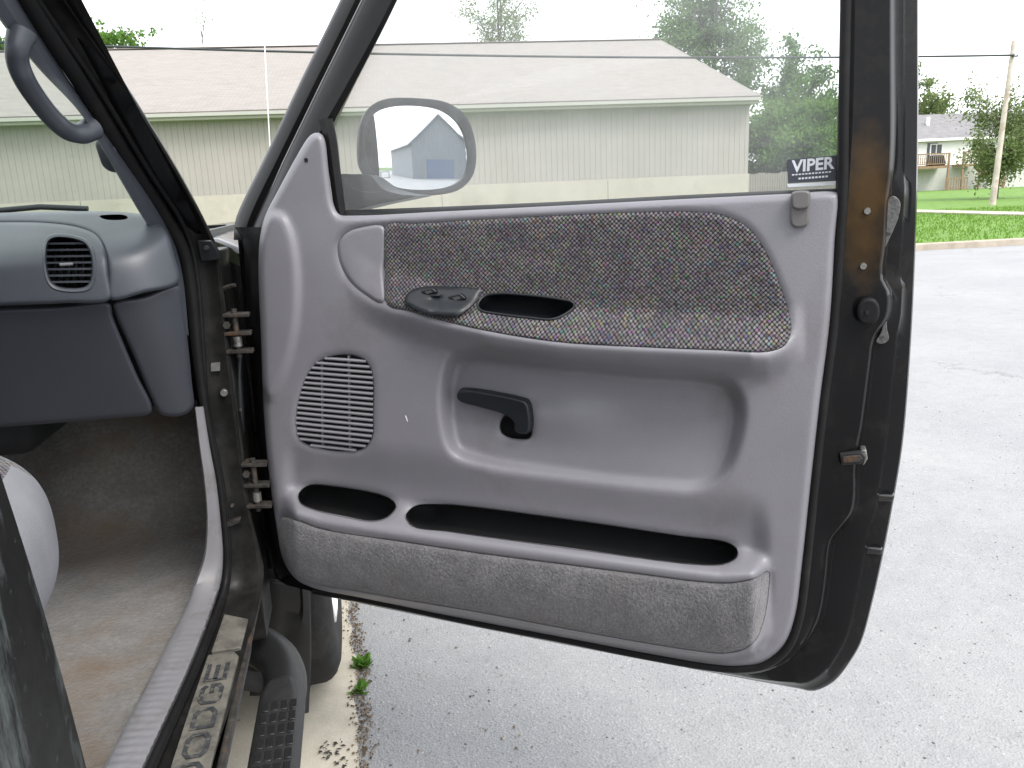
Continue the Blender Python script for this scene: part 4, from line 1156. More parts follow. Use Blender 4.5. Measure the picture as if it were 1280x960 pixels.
# ---- door mirror outside the glass
MC = PD(np.array([522.0]), np.array([184.0]), np.array([-0.19]))[0]
mn = math.cos(rad(28)) * DE + math.sin(rad(28)) * DN; mn = mn / np.linalg.norm(mn)
def Mmir(x, y, off=0.0, R=1.6):
    P = onplane(x, y, MC, mn); r2 = ((P - MC) ** 2).sum(-1)
    return P - mn * (r2 / (2 * R))[..., None] + mn * np.asarray(off)[..., None] if np.ndim(off) else P - mn * (r2 / (2 * R))[..., None] + mn * off
MIRG = [(457, 182), (460, 156), (470, 141), (490, 133.5), (520, 132), (553, 138), (574, 154), (585, 178), (587, 205), (581, 222), (566, 232), (540, 237), (500, 235), (477, 226), (463, 207)]
MIRO = [(450, 180), (453, 153), (463, 134), (481, 124), (520, 122.5), (560, 128), (583, 143), (594, 166), (598, 196), (593, 220), (576, 237), (545, 244), (500, 243), (471, 233), (453, 211)]
m_, N_, L_, P_n = nodes_of('mirror silvering')
P_n.inputs['Metallic'].default_value = 1.0; P_n.inputs['Roughness'].default_value = 0.012; P_n.inputs['Base Color'].default_value = (0.86, 0.90, 0.93, 1)
mo = resample(smooth_poly(MIRO, True, 6), n=60, closed=True); mg = resample(smooth_poly(MIRG, True, 6), n=60, closed=True)
z60 = np.zeros(60)
back = []
rim_o = Mmir(mo[:, 0], mo[:, 1], z60 + 0.001); rim_i = Mmir(mg[:, 0], mg[:, 1], z60 + 0.002); rim_in = Mmir(mg[:, 0], mg[:, 1], z60 - 0.003)
cen = rim_o.mean(0)
rows = [rim_in, rim_i, Mmir((mo[:, 0] * 0.55 + mg[:, 0] * 0.45), (mo[:, 1] * 0.55 + mg[:, 1] * 0.45), z60 + 0.004), rim_o]
for f, dd_ in ((0.97, 0.012), (0.88, 0.03), (0.72, 0.05), (0.45, 0.065), (0.12, 0.07)):
    rows.append(cen + (rim_o - cen) * f - mn * dd_)
loft('mirror_housing', rows, MIRH, DOOR, closed=True, sharp=45)
patch('mirror_glass', MIRG, lambda x, y, o=0.0: Mmir(x, y, np.zeros(np.shape(x)) - 0.001), m_, DOOR, step=5)
# defroster symbol etched low in the mirror
ic = []
for bx in ([(477, 215), (487, 214.5), (488, 222), (478, 222.5)],):
    q = np.array(bx + bx[:1], float); P = Mmir(q[:, 0], q[:, 1], np.zeros(len(q)) + 0.0004)
    tube('mirror_symbol', P, 0.0005, MIRH, DOOR, 4)
# sail base and arm of the mirror
ARM = [(424, 219), (440, 218), (462, 219), (478, 236), (500, 243), (520, 245), (500, 250), (470, 256), (445, 262), (424, 266)]
pa = smooth_poly(ARM, True, 4)
prism('mirror_arm', PD(pa[:, 0], pa[:, 1], np.full(len(pa), -0.085)), PD(pa[:, 0], pa[:, 1], np.full(len(pa), -0.085)) - DN * 0.07, MIRH, DOOR, 0.008, 3)
P_ = resample(smooth_poly([(432, 224), (440, 235), (455, 240), (478, 240)], False, 6), n=20)
tube('mirror_arm_seam', PD(P_[:, 0], P_[:, 1], np.full(20, -0.084)), 0.0012, DKPL, DOOR, 6)

# ================================================================== the truck: cab around the door opening
# pillar trim inside
P_IN = [(-110, -200), (-62, -80), (-18, 0), (43, 80), (99, 140), (130, 190), (172, 262), (192, 295), (205, 340), (215, 400)]
P_B = [(-56, -220), (-16, -80), (25, 0), (73, 80), (113, 140), (150, 192), (198, 262), (218, 302), (229, 350), (236, 420)]
P_C = [(-40, -220), (2, -80), (50, 0), (120, 102), (190, 216), (229, 276), (243, 312), (251, 360), (257, 440), (262, 510), (272, 560), (280, 600), (287, 655), (290, 700), (287, 735), (279, 762), (253, 830), (198, 955), (160, 1045), (80, 1240)]
lines_loft('pillar_trim', [(P_IN, 0.03), ([(a[0] * .92 + b[0] * .08, a[1] * .92 + b[1] * .08) for a, b in zip(P_IN, P_B)], 0.042), ([(a[0] * .5 + b[0] * .5, a[1] * .5 + b[1] * .5) for a, b in zip(P_IN, P_B)], 0.035), (P_B, 0.012)], PJ, DASH, TRUCK, n=60)
# weatherstrip bulb all the way down to the sill
P_W = [(-52, -220), (-12, -80), (34, 0), (98, 98), (165, 208), (208, 274), (228, 310), (239, 360), (247, 440), (256, 510), (266, 560), (274, 600), (281, 655), (284, 700), (281, 735), (273, 760), (246, 830), (190, 955), (150, 1045), (68, 1240)]
pw = resample(smooth_poly(P_W, False, 8), n=120)
tube('weatherstrip', PJ(pw[:, 0], pw[:, 1], np.full(120, 0.006)), np.interp(pw[:, 1], [300, 480, 560, 1300], [0.0115, 0.009, 0.006, 0.0065]), RUB, TRUCK, 10)
pw2 = resample(smooth_poly(P_C, False, 8), n=120)
tube('weatherstrip_lip', PJ(pw2[:, 0] - 3, pw2[:, 1] - 1, np.full(120, 0.004)), 0.0042, RUB, TRUCK, 8)
# jamb steel: from under the strip out to the edge of the opening
J_1 = P_W
J_2 = [(-25, -220), (20, -80), (64, 0), (131, 98), (201, 214), (238, 276), (252, 312), (258, 360), (265, 440), (272, 520), (286, 600), (297, 690), (297, 735), (286, 770), (268, 820), (222, 940), (190, 1035), (110, 1240)]
J_3 = [(-12, -220), (32, -80), (74, 0), (142, 98), (212, 214), (248, 278), (262, 312), (268, 360), (275, 440), (284, 520), (296, 600), (309, 690), (310, 735), (292, 800), (246, 935), (213, 1035), (140, 1240)]
J_4 = [(-5, -220), (40, -80), (82, 0), (151, 98), (222, 214), (258, 282), (271, 312), (277, 360), (286, 440), (296, 520), (306, 610), (325, 690), (330, 712), (314, 795), (265, 955), (238, 1040), (180, 1240)]
lines_loft('door_jamb', [(J_1, -0.004), (P_C, -0.002), (J_2, -0.006), (J_3, -0.004), ([(a[0] * .35 + b[0] * .65, a[1] * .35 + b[1] * .65) for a, b in zip(J_3, J_4)], 0.001), (J_4, -0.004), ([(p[0] + 1.5, p[1]) for p in J_4], -0.03)], PJ, JAMB, TRUCK, n=130)
# grab handle on the pillar
gp = resample(smooth_poly([(28, 40), (22, 58), (22, 76), (30, 98), (48, 126), (68, 150), (86, 164), (102, 167), (116, 160)], False, 8), n=40)
tube('grab_handle', PJ(gp[:, 0], gp[:, 1], np.interp(np.linspace(0, 1, 40), [0, 0.12, 0.3, 0.75, 0.9, 1], [0.035, 0.055, 0.066, 0.066, 0.055, 0.035])), np.interp(np.linspace(0, 1, 40), [0, 0.12, 0.5, 0.88, 1], [0.016, 0.0125, 0.012, 0.0125, 0.016]), DASH, TRUCK, 14)
patch('handle_cap', [(120, 178), (132, 177), (143, 184), (150, 200), (152, 214), (140, 215), (129, 208), (124, 196)], lambda x, y, o=0.0: PJ(x, y, 0.05 - 0.02 * np.clip(1 - dist(x, y, np.array([(138.0, 196.0), (138.5, 197.0)]), False) / -18.0, 0, 1) + o - 0.0009 * (dist(x, y, np.array([(138.0, 196.0), (138.5, 197.0)]), False))), DASH, TRUCK, step=3, skirt=0.03)

# ---- dashboard
def convex(planes, k=60.0):
    """Front of a convex moulding made of rounded planes (normals outward)."""
    def M(x, y, off=0.0):
        D = rays(x, y); acc = 0.0
        for p0, n in planes:
            n = np.asarray(n, float); n = n / np.linalg.norm(n)
            dn = D @ n
            t = (np.asarray(p0, float) @ n + off - CAM @ n) / np.where(dn < -0.02, dn, -0.02)
            t = np.where(dn < -0.02, t, -5.0)
            acc = acc + np.exp(k * np.clip(t, -5, 8) - k * 2)
        t = (np.log(acc) + k * 2) / k
        return CAM + D * t[..., None]
    return M
upper = convex([((0, -0.20, 1.24), (0.05, -1, 0.10)), ((0, -0.10, 1.325), (0, -0.35, 1.0)), ((-0.10, -0.15, 1.27), (1.0, -0.55, 0.25))], 45)
lower = convex([((0, -0.185, 1.20), (0.03, -1, -0.38)), ((-0.115, -0.15, 1.15), (1.0, -0.75, -0.25))], 45)
patch('dash_pad', [(-60, 280), (0, 277), (60, 278), (100, 284), (122, 294), (132, 312), (136, 345), (138, 374), (80, 379), (0, 382), (-60, 384)], lambda x, y, o=0.0: upper(x, y, o + 0.003), DASH, TRUCK, holes=[[(57, 300), (66, 294), (95, 296), (110, 303), (118, 320), (117, 352), (110, 362), (75, 363), (62, 356), (55, 335)]], step=4, drop=0.006, dropw=5, skirt=0.02)
patch('dash_end_cap', [(-60, 268), (0, 266), (80, 264), (165, 266), (190, 272), (208, 290), (218, 320), (223, 353), (180, 366), (137, 374), (135, 342), (130, 312), (120, 295), (99, 285.5), (60, 280), (0, 279), (-60, 281)], upper, DASH, TRUCK, holes=[[(124, 270), (132, 268.5), (158, 269.5), (160, 273), (152, 275), (130, 274)]], step=3.2, drop=0.005, dropw=5, skirt=0.02)
patch('glove_box', [(-60, 388), (0, 386), (80, 383), (137, 379), (141, 395), (155, 430), (172, 470), (190, 508), (188, 517), (150, 522), (80, 528), (0, 534), (-60, 538)], lower, DASHLO, TRUCK, step=6, drop=0.005, dropw=5, skirt=0.03)
patch('lower_end_panel', [(142, 379), (180, 371), (223, 357), (229, 385), (235, 430), (240, 480), (242, 508), (232, 518), (214, 521), (200, 517), (188, 495), (170, 452), (155, 418), (144, 392)], lower, DASHLO, TRUCK, step=5, drop=0.005, dropw=5, skirt=0.03)
# backing so that the seams are dark
patch('dash_core', [(-80, 290), (160, 290), (205, 300), (222, 350), (238, 500), (190, 508), (-80, 526)], lambda x, y, o=0.0: atY(x, y, -0.06), PIT, TRUCK, step=20, smooth=False)
# side vent
VENT = [(57, 300), (66, 294), (95, 296), (110, 303), (118, 320), (117, 352), (110, 362), (75, 363), (62, 356), (55, 335)]
vb = resample(smooth_poly(VENT, True, 6), n=60, closed=True); vc = vb.mean(0)
rows = [upper(*(vc + (vb - vc) * f).T, np.full(60, o)) for f, o in ((1.09, -0.001), (1.05, 0.003), (1.0, 0.0045), (0.93, 0.003), (0.88, -0.002), (0.87, -0.03))]
loft('vent_bezel', rows, DASH, TRUCK, closed=True)
pit('vent_throat', [tuple(vc + (np.array(p) - vc) * 0.9) for p in VENT], lambda x, y, o=0.0: upper(x, y, o - 0.01), 0.035, PIT, TRUCK, step=5)
vin = vc + (vb - vc) * 0.885
for i in range(7):
    y0 = 304.5 + i * 8.0
    xs = np.arange(50, 122, 1.0); ys = y0 - (xs - 87) * 0.012
    ok = inside(xs, ys, vin)
    if ok.sum() < 3: continue
    px = np.linspace(xs[ok].min() - 0.5, xs[ok].max() + 0.5, 5); py = y0 - (px - 87) * 0.012
    P = upper(px, py, np.full(5, -0.005))
    loft('vent_slat', [P + np.array([0, 0.012, 0.0005]), P + np.array([0, 0, 0.0018]), P + np.array([0, 0, -0.0012]), P + np.array([0, 0.012, -0.0022])], DASH, TRUCK)
for i, x0 in enumerate((68, 77, 86, 95, 104)):
    P = upper(np.array([x0, x0 + 0.5]), np.array([301, 358.0]), np.full(2, -0.018))
    loft('vent_vane', [P + np.array([-0.0008, 0, 0]), P + np.array([0.0008, 0, 0]), P + np.array([0.0008, 0.012, 0])], DKPL, TRUCK)
P = upper(np.array([75.0, 91.0]), np.array([331.0, 330.0]), np.full(2, -0.001))
tube('vent_thumb_tab', [P[0], P[1]], 0.0022, STEEL if False else TRIM, TRUCK, 8)
# demister slot on top of the dash
pit('demister_slot', [(124, 270), (132, 268.5), (158, 269.5), (160, 273), (152, 275), (130, 274)], upper, 0.012, PIT, TRUCK, step=3)
# wiper lying at the foot of the windshield
wp = np.array([atY(np.array([x]), np.array([y]), 0.22)[0] for x, y in ((-60, 268), (0, 263), (50, 258.5), (75, 259.5), (110, 261))])
tube('wiper_arm', wp, 0.0055, DKPL, TRUCK, 8)

# ---- windshield, roof and the rest of the cab shell (mostly out of the picture, but they shade the cabin)
RKd = np.array([0, -math.cos(RK), math.sin(RK)])
w0 = np.array([-0.10, 0.13, 1.315]); w1 = np.array([-1.80, 0.13, 1.315]); wl_ = 0.78
mesh('windshield', [w1, w0, w0 + RKd * wl_ + np.array([-0.09, 0, 0]), w1 + RKd * wl_ + np.array([0.09, 0, 0])], [(0, 1, 2, 3)], WGLASS, TRUCK, smooth=False)
top = w0 + RKd * wl_
roofz = top[2] + 0.02
def curved_roof():
    V = []; nx, ny = 14, 8
    for j in range(ny):
        for i in range(nx):
            fx = i / (nx - 1); fy = j / (ny - 1)
            x = -0.19 - 1.52 * fx; y = top[1] + 0.02 - (top[1] + 1.75) * fy
            V.append((x, y, roofz + 0.05 * math.sin(math.pi * fx) + 0.03 * math.sin(math.pi * fy)))
    return mesh('roof', V, [(j * nx + i, j * nx + i + 1, (j + 1) * nx + i + 1, (j + 1) * nx + i) for j in range(ny - 1) for i in range(nx - 1)], [BLK], TRUCK, solid=-0.04)
curved_roof()
# outer raked pillar (black steel ahead of the jamb)
a0 = PJ(np.array([262.0]), np.array([300.0]), np.array([-0.01]))[0]; a1 = PJ(np.array([-5.0]), np.array([-220.0]), np.array([-0.01]))[0]
V = []
for p in (a0, a1):
    V += [p + np.array([-0.005, 0.0, 0.0]), p + np.array([-0.03, 0.06, 0.035]), p + np.array([-0.05, 0.075, 0.045]), p + np.array([-0.045, 0.01, 0.0])]
mesh('pillar_post', V, [(0, 1, 5, 4), (1, 2, 6, 5), (2, 3, 7, 6), (3, 0, 4, 7)], BLK, TRUCK, smooth=False)
a0b = a0 * np.array([0, 1, 1]) + np.array([-1.9 - a0[0], 0, 0]); a1b = a1 * np.array([0, 1, 1]) + np.array([-1.9 - a1[0], 0, 0])
tube('driver_pillar', [a0b, a1b], 0.045, BLK, TRUCK, 8)
# floor, tunnel side, firewall, far side of the cab
def carpet_M(x, y, off=0.0):
    D = rays(x, y)
    t1 = (0.575 + off - CAM[2]) / D[..., 2]
    n2 = np.array([0, -0.80, 0.60]); p2 = np.array([0, 0.42, 0.575])
    t2 = ((p2 - CAM) @ n2 + off) / (D @ n2)
    k = 14.0
    t = -np.log(np.exp(-k * t1) + np.exp(-k * t2)) / k
    P = CAM + D * t[..., None]
    P[..., 2] += 0.006 * np.sin(P[..., 0] * 23 + 1.5 * np.sin(P[..., 1] * 17)) * np.sin(P[..., 1] * 19 + P[..., 0] * 7)
    return P
patch('floor_carpet', [(-140, 520), (100, 505), (246, 500), (262, 600), (265, 690), (256, 745), (225, 800), (180, 885), (120, 990), (40, 1120), (-140, 1200)], carpet_M, FCARPET, TRUCK, step=9, smooth=False)
box('floor_pan', (-1.85, -1.7, 0.46), (-0.10, 0.40, 0.545), CABIN, TRUCK)
mesh('firewall', [(-1.85, 0.42, 0.5), (-0.13, 0.42, 0.5), (-0.13, 0.80, 0.90), (-1.85, 0.80, 0.90), (-0.13, 0.62, 1.30), (-1.85, 0.62, 1.30)], [(0, 1, 2, 3), (3, 2, 4, 5)], PIT, TRUCK, smooth=False)
mesh('driver_side', [(-1.88, -1.75, 0.45), (-1.88, 0.6, 0.45), (-1.88, 0.6, 1.30), (-1.88, -1.75, 1.30)], [(0, 1, 2, 3)], BLK, TRUCK, smooth=False, solid=0.05)
box('cab_back', (-1.85, -1.80, 0.45), (-0.02, -1.74, 1.32), CABIN, TRUCK)
box('cab_back_upper', (-1.70, -1.80, 1.60), (-0.16, -1.74, roofz), BLK, TRUCK)
mesh('rear_window', [(-1.7, -1.77, 1.32), (-0.15, -1.77, 1.32), (-0.15, -1.77, 1.6), (-1.7, -1.77, 1.6)], [(0, 1, 2, 3)], DGLASS, TRUCK, smooth=False)
# kick panel: inner wall ahead of the scuff plate
mesh('kick_panel', [(-0.115, 0.02, 0.56), (-0.115, 0.75, 0.56), (-0.115, 0.75, 1.30), (-0.115, 0.02, 1.30)], [(0, 3, 2, 1)], DASHLO, TRUCK, smooth=False, solid=0.01)
# dark clutter under the dash: heater box and a bracket
box('heater_box', (-0.95, 0.02, 0.92), (-0.42, 0.36, 1.10), PIT, TRUCK, 0.03, 3)
tube('wiring_loom', [(-0.9, 0.1, 1.0), (-0.6, 0.06, 0.95), (-0.35, 0.10, 0.985), (-0.2, 0.12, 1.02)], 0.012, DKPL, TRUCK, 8)

# grey scuff plate, ribbed where feet cross it
SC_O = [(255, 508), (263, 560), (270, 597), (276, 650), (279, 695), (276, 728), (268, 755), (240, 830), (184, 953), (144, 1043), (62, 1240)]
SC_I = [(243, 509), (249, 560), (254, 597), (258, 650), (254, 697), (243, 728), (236, 750), (205, 812), (129, 960), (80, 1055), (-20, 1250)]
n_ = 400
so = resample(smooth_poly(SC_O, False, 10), n=n_); si = resample(smooth_poly(SC_I, False, 10), n=n_)
rows = []
for f, o in ((0.0, 0.004), (0.06, 0.014), (0.3, 0.018), (0.6, 0.020), (0.9, 0.022), (1.0, 0.010)):
    P = so + (si - so) * f
    W = PJ(P[:, 0], P[:, 1], np.full(n_, o), 18.0)
    rib = sstep(735, 770, P[:, 1]) * (0.0022 * (0.5 + 0.5 * np.sin(2 * math.pi * W[:, 1] / 0.0165)) ** 0.6) * (1.0 if 0.05 < f < 0.95 else 0.0)
    W[:, 2] += rib
    rows.append(W)
loft('scuff_plate', rows, simple('scuffed grey sill trim', (0.16, 0.157, 0.168), 0.5, 0.06, 8, 500, 0.25, 0.001, dirt=(0.10, 0.085, 0.073), dscale=14, dlo=0.52, dhi=0.75), TRUCK, sharp=70)

# sill plate with the name in worn block letters, reading towards the nose
zz = 0.6265
V2 = [(-0.113, -0.10), (-0.068, -0.13), (-0.069, -0.225), (-0.116, -0.225)]
prism('sill_tape', [np.array([a, b, zz - 0.001]) for a, b in V2], [np.array([a, b, zz - 0.008]) for a, b in V2], PLATE, TRUCK, 0.001)
V2 = [(-0.120, -0.236), (-0.078, -0.236), (-0.069, -0.252), (-0.0735, -0.75), (-0.126, -0.75), (-0.123, -0.40)]
SILLP = prism('sill_plate', [np.array([a, b, zz]) for a, b in V2], [np.array([a, b, zz - 0.008]) for a, b in V2], PLATE, TRUCK, 0.0015)
GL = {'D': [[(0, 0), (0.75, 0), (1, 0.25), (1, 0.75), (0.75, 1), (0, 1), (0, 0)]],
      'O': [[(0.22, 0), (0.78, 0), (1, 0.22), (1, 0.78), (0.78, 1), (0.22, 1), (0, 0.78), (0, 0.22), (0.22, 0)]],
      'G': [[(1, 0.82), (0.85, 1), (0.2, 1), (0, 0.8), (0, 0.2), (0.2, 0), (0.8, 0), (1, 0.2), (1, 0.5), (0.55, 0.5)]],
      'E': [[(1, 1), (0, 1), (0, 0), (1, 0)], [(0, 0.5), (0.9, 0.5)]]}
def stroke_letter(name, ch, o, ux, uy, w, h, sw, z, mat, parent):
    V = []; Fc = []
    for pl_ in GL[ch]:
        P = np.array(pl_) * np.array([w, h]); closed = np.allclose(P[0], P[-1]); m = len(P)
        L_, R_ = [], []
        for i in range(m):
            if closed: a_, b_ = P[i - 1 if i > 0 else m - 2], P[i + 1 if i < m - 1 else 1]
            else: a_, b_ = P[max(i - 1, 0)], P[min(i + 1, m - 1)]
            d1 = P[i] - a_ if np.any(P[i] != a_) else b_ - P[i]; d2 = b_ - P[i] if np.any(P[i] != b_) else d1
            d1 = d1 / np.linalg.norm(d1); d2 = d2 / np.linalg.norm(d2); t = d1 + d2; t /= np.linalg.norm(t)
            nrm = np.array([-t[1], t[0]]); sc = 1 / max(0.5, abs(nrm @ np.array([-d1[1], d1[0]])))
            L_.append(P[i] + nrm * sw / 2 * sc); R_.append(P[i] - nrm * sw / 2 * sc)
        b0 = len(V)
        for q in L_ + R_:
            V.append(np.array([o[0], o[1], z]) + ux * q[0] + uy * q[1])
        for i in range(m - 1): Fc.append((b0 + i, b0 + i + 1, b0 + m + i + 1, b0 + m + i))
    return mesh(name, V, Fc, mat, parent, smooth=False, solid=0.0006)
for ch, y0, y1 in (('E', -0.319, -0.268), ('G', -0.379, -0.329), ('D', -0.438, -0.389), ('O', -0.500, -0.448), ('D', -0.560, -0.510)):
    stroke_letter('sill_letter', ch, (-0.0825, y0 + 0.004), np.array([0, 1.0, 0]), np.array([-1.0, 0, 0]), (y1 - y0) - 0.006, 0.028, 0.0066, zz + 0.0012, LETTER, SILLP)
# rusty outer lip of the sill
tube('sill_lip', [(-0.062, y, 0.612) for y in np.linspace(0.02, -1.6, 40)], 0.006, GRIME, TRUCK, 8)
mesh('rocker_panel', [(-0.066, 0.10, 0.606), (-0.066, -1.7, 0.606), (-0.10, -1.7, 0.50), (-0.10, 0.10, 0.50), (-0.22, -1.7, 0.44), (-0.22, 0.10, 0.44)], [(0, 1, 2, 3), (3, 2, 4, 5)], BLK, TRUCK, smooth=False)

# grommets, plugs and marks on the jamb
def jscrew(name, x, y, r, mat, off=0.0):
    c = PJ(np.array([x], float), np.array([y], float), np.array([off]))[0]
    a = np.linspace(0, 2 * math.pi, 12, endpoint=False)
    return prism(name, [c + np.array([0.85 * r * math.cos(t), -0.004, 0.85 * r * math.sin(t)]) for t in a], [c + np.array([r * math.cos(t), 0.004, r * math.sin(t)]) for t in a], mat, TRUCK, 0.0008)
jscrew('jamb_bolt', 280, 491, 0.0075, STEEL)
jscrew('jamb_bolt', 290, 632, 0.004, GRIME)
jscrew('jamb_bolt', 301, 512, 0.003, GRIME)
q = PJ(np.array([264.0, 275, 275, 264]), np.array([454.0, 453, 463, 464]), np.zeros(4))
prism('jamb_sticker', [v + np.array([0, -0.003, 0]) for v in q], [v + np.array([0, 0.003, 0]) for v in q], simple('faded sticker', (0.10, 0.10, 0.097), 0.6, 0.3, 60), TRUCK)
q = PJ(np.array([283.0, 302, 300, 284]), np.array([651.0, 645, 652, 658]), np.zeros(4))
prism('jamb_bracket', [v + np.array([0, -0.010, 0]) for v in q], [v + np.array([0, 0.003, 0]) for v in q], GRIME, TRUCK, 0.002)
# plate with a hole where pillar meets fender
q = PJ(np.array([243.0, 262, 270, 274, 248]), np.array([300.0, 300, 312, 324, 328]), np.zeros(5))
prism('pillar_plate', [v + np.array([0.004, -0.006, 0]) for v in q], [v + np.array([0.004, 0.006, 0]) for v in q], DKPL, TRUCK, 0.003)
jscrew('plate_bolt', 258, 310, 0.005, PIT, 0.010)

# ---- hinge post, hinges, fender
def hx(x, y, Y):
    return atY(np.array([x], float), np.array([y], float), Y)[0]
box('hinge_post', (-0.104, 0.012, 0.50), (-0.062, 0.14, 1.27), JAMB, TRUCK, 0.004)
def hinge(y0, y1, xl, xr):
    """Two leaves, knuckle pin, bolts between post and door."""
    A = hx(xl, y0, 0.03); B = hx(xr, y0, 0.03); Cz = hx((xl + xr) / 2, y1, 0.03)[2]
    h = bpy.data.objects
    z1, z0 = A[2], Cz
    leaf = box('hinge_leaf', (A[0] - 0.02, 0.02, z0), (A[0] + 0.012, 0.034, z1), GRIME, TRUCK, 0.002)
    for z in (z0 + 0.003, (z0 + z1) / 2, z1 - 0.003):
        V = [(A[0] - 0.004, 0.0, z - 0.0035), (B[0] + 0.012, -0.012, z - 0.0035), (B[0] + 0.012, 0.012, z - 0.0035), (A[0] - 0.004, 0.03, z - 0.0035)]
        V += [(v[0], v[1], v[2] + 0.007) for v in V]
        mesh('hinge_arm', V, BOXF, GRIME, leaf, smooth=False, bevel=0.0015)
    cx = (A[0] * 0.45 + B[0] * 0.55)
    tube('hinge_pin', [(cx, 0.004, z0 - 0.008), (cx, 0.004, z1 + 0.008)], 0.0055, GRIME, leaf, 10)
    tube('hinge_bushing', [(cx, 0.004, z0 + 0.012), (cx, 0.004, z0 + 0.03)], 0.0085, STEEL, leaf, 10)
    tube('hinge_bolt', [(A[0] + 0.004, -0.004, z1 - 0.02), (A[0] + 0.004, 0.02, z1 - 0.02)], 0.007, GRIME, leaf, 6)
hinge(390, 438, 282, 306)
hinge(574, 628, 306, 328)
tube('check_strap', [hx(276, 362, 0.02), hx(285, 358, 0.015), hx(294, 356, 0.01)], 0.004, GRIME, TRUCK, 6)
tube('wire_harness', [hx(300, 440, 0.06), hx(299, 470, 0.05), hx(300, 500, 0.04), hx(302, 540, 0.05)], 0.007, DKPL, TRUCK, 8)
# front fender: rear edge closes the gap ahead of the hinges, crown catches the sky
def fender():
    xs = [(-0.30, 1.285), (-0.20, 1.292), (-0.13, 1.290), (-0.085, 1.283), (-0.05, 1.265), (-0.025, 1.235), (-0.012, 1.19), (-0.006, 1.05), (-0.004, 0.85), (-0.008, 0.66), (-0.016, 0.60), (-0.03, 0.57)]
    rows = []
    for y in np.r_[0.16, 0.17, 0.20, np.linspace(0.3, 1.9, 12)]:
        dr_ = -0.02 * max(0, (y - 0.3) / 1.6)
        b = 0.0 if y > 0.165 else -0.01
        rows.append([(x + b, y, z + dr_ + 0.012 * math.sin((y - 0.16) * 1.4)) if z > 0.8 else (x + b, y, max(z, (0.38 + math.sqrt(max(0.0, 0.47 ** 2 - (y - 0.72) ** 2))) if abs(y - 0.72) < 0.47 else z)) for x, z in xs])
    loft('front_fender', rows, BLK, TRUCK, sharp=60)
    mesh('fender_return', [(-0.118, 0.165, 1.27), (-0.016, 0.165, 1.21), (-0.016, 0.165, 0.58), (-0.118, 0.165, 0.58)], [(0, 1, 2, 3)], BLK, TRUCK, smooth=False)
fender()
mesh('hood', [(-0.30, 0.17, 1.275), (-1.70, 0.17, 1.275), (-1.72, 1.9, 1.20), (-0.28, 1.9, 1.20), (-1.0, 0.17, 1.30), (-1.0, 1.9, 1.235)], [(0, 4, 5, 3), (4, 1, 2, 5)], BLK, TRUCK, smooth=True, solid=0.02)
# splash panel behind the front wheel
lines_loft('splash_panel', [([(318, 724), (319, 760), (316, 800), (312, 870)], 0.0), ([(350, 726), (352, 770), (348, 800), (340, 870)], 0.0), ([(374, 730), (375, 762), (365, 785), (345, 870)], 0.0), ([(378, 731), (379, 768), (369, 800), (360, 880)], 0.008), ([(385, 733), (387, 780), (387, 830), (382, 890)], 0.006), ([(388, 734), (389, 780), (389, 832), (386, 890)], 0.002)],
           lambda x, y, o=0.0: onplane(x, y, (0, 0.25, 0), (0, 1, 0)) + np.array([0, -1.0, 0]) * np.asarray(o)[..., None], simple('black splash guard plastic', (0.012, 0.012, 0.013), 0.5, 0.2, 10, 200, 0.3, 0.001, dirt=(0.03, 0.029, 0.027), dscale=5, dlo=0.5, dhi=0.8), TRUCK, n=30, solid=0.006)
# radio antenna on the fender
an = np.array([atY(np.array([x], float), np.array([y], float), 0.45)[0] for x, y in ((341, 262), (337, 175), (333.5, 110), (329, 20), (327, -40))])
tube('antenna_mast', an, 0.0014, ANT, TRUCK, 6)
tube('antenna_base', [an[0] + np.array([0, 0, -0.03]), an[0]], [0.014, 0.006], DKPL, TRUCK, 10)

# ---- front wheel
wheel = None
def wheel_build():
    global wheel
    cx, cy, R, W = 0.045, 0.72, 0.385, 0.25           # outer face at cx
    prof = [(-W, 0.26), (-W, 0.34), (-W + 0.015, 0.368), (-W + 0.04, R - 0.006), (-W / 2, R), (-0.045, R - 0.004), (-0.030, R - 0.010), (-0.016, 0.362), (-0.004, 0.335), (0.0, 0.30), (-0.004, 0.265), (-0.012, 0.235), (-0.03, 0.225)]
    steer = rad(6)
    rows = []
    na = 96
    cc = np.array([cx, cy, R])
    for k in range(na):
        a = 2 * math.pi * k / na; r_ = []
        for i, (x, r) in enumerate(prof):
            rr = r - (0.005 if (k % 2 and 2 <= i <= 7) else 0)       # tread blocks
            r_.append(cc + np.array([x, math.cos(a) * rr, math.sin(a) * rr]))
        rows.append(r_)
    rows.append(rows[0])
    wheel = loft('front_wheel', rows, TYRE, TRUCK, sharp=30)
    rim = [(-0.02, 0.232), (-0.008, 0.226), (-0.006, 0.212), (-0.03, 0.200), (-0.05, 0.15), (-0.03, 0.10), (-0.02, 0.05), (-0.02, 0.001)]
    rows = []
    for k in range(65):
        a = 2 * math.pi * k / 64
        rows.append([cc + np.array([x, math.cos(a) * r, math.sin(a) * r]) for x, r in rim])
    loft('rim', rows, ALLOY, wheel, sharp=50)
    for gx in (-0.09, -0.14, -0.19):
        ring = [cc + np.array([gx, math.cos(t) * (R + 0.0008), math.sin(t) * (R + 0.0008)]) for t in np.linspace(0, 2 * math.pi, 64)]
        tube('tread_groove', ring, 0.003, PIT, wheel, 5, caps=False)
wheel_build()

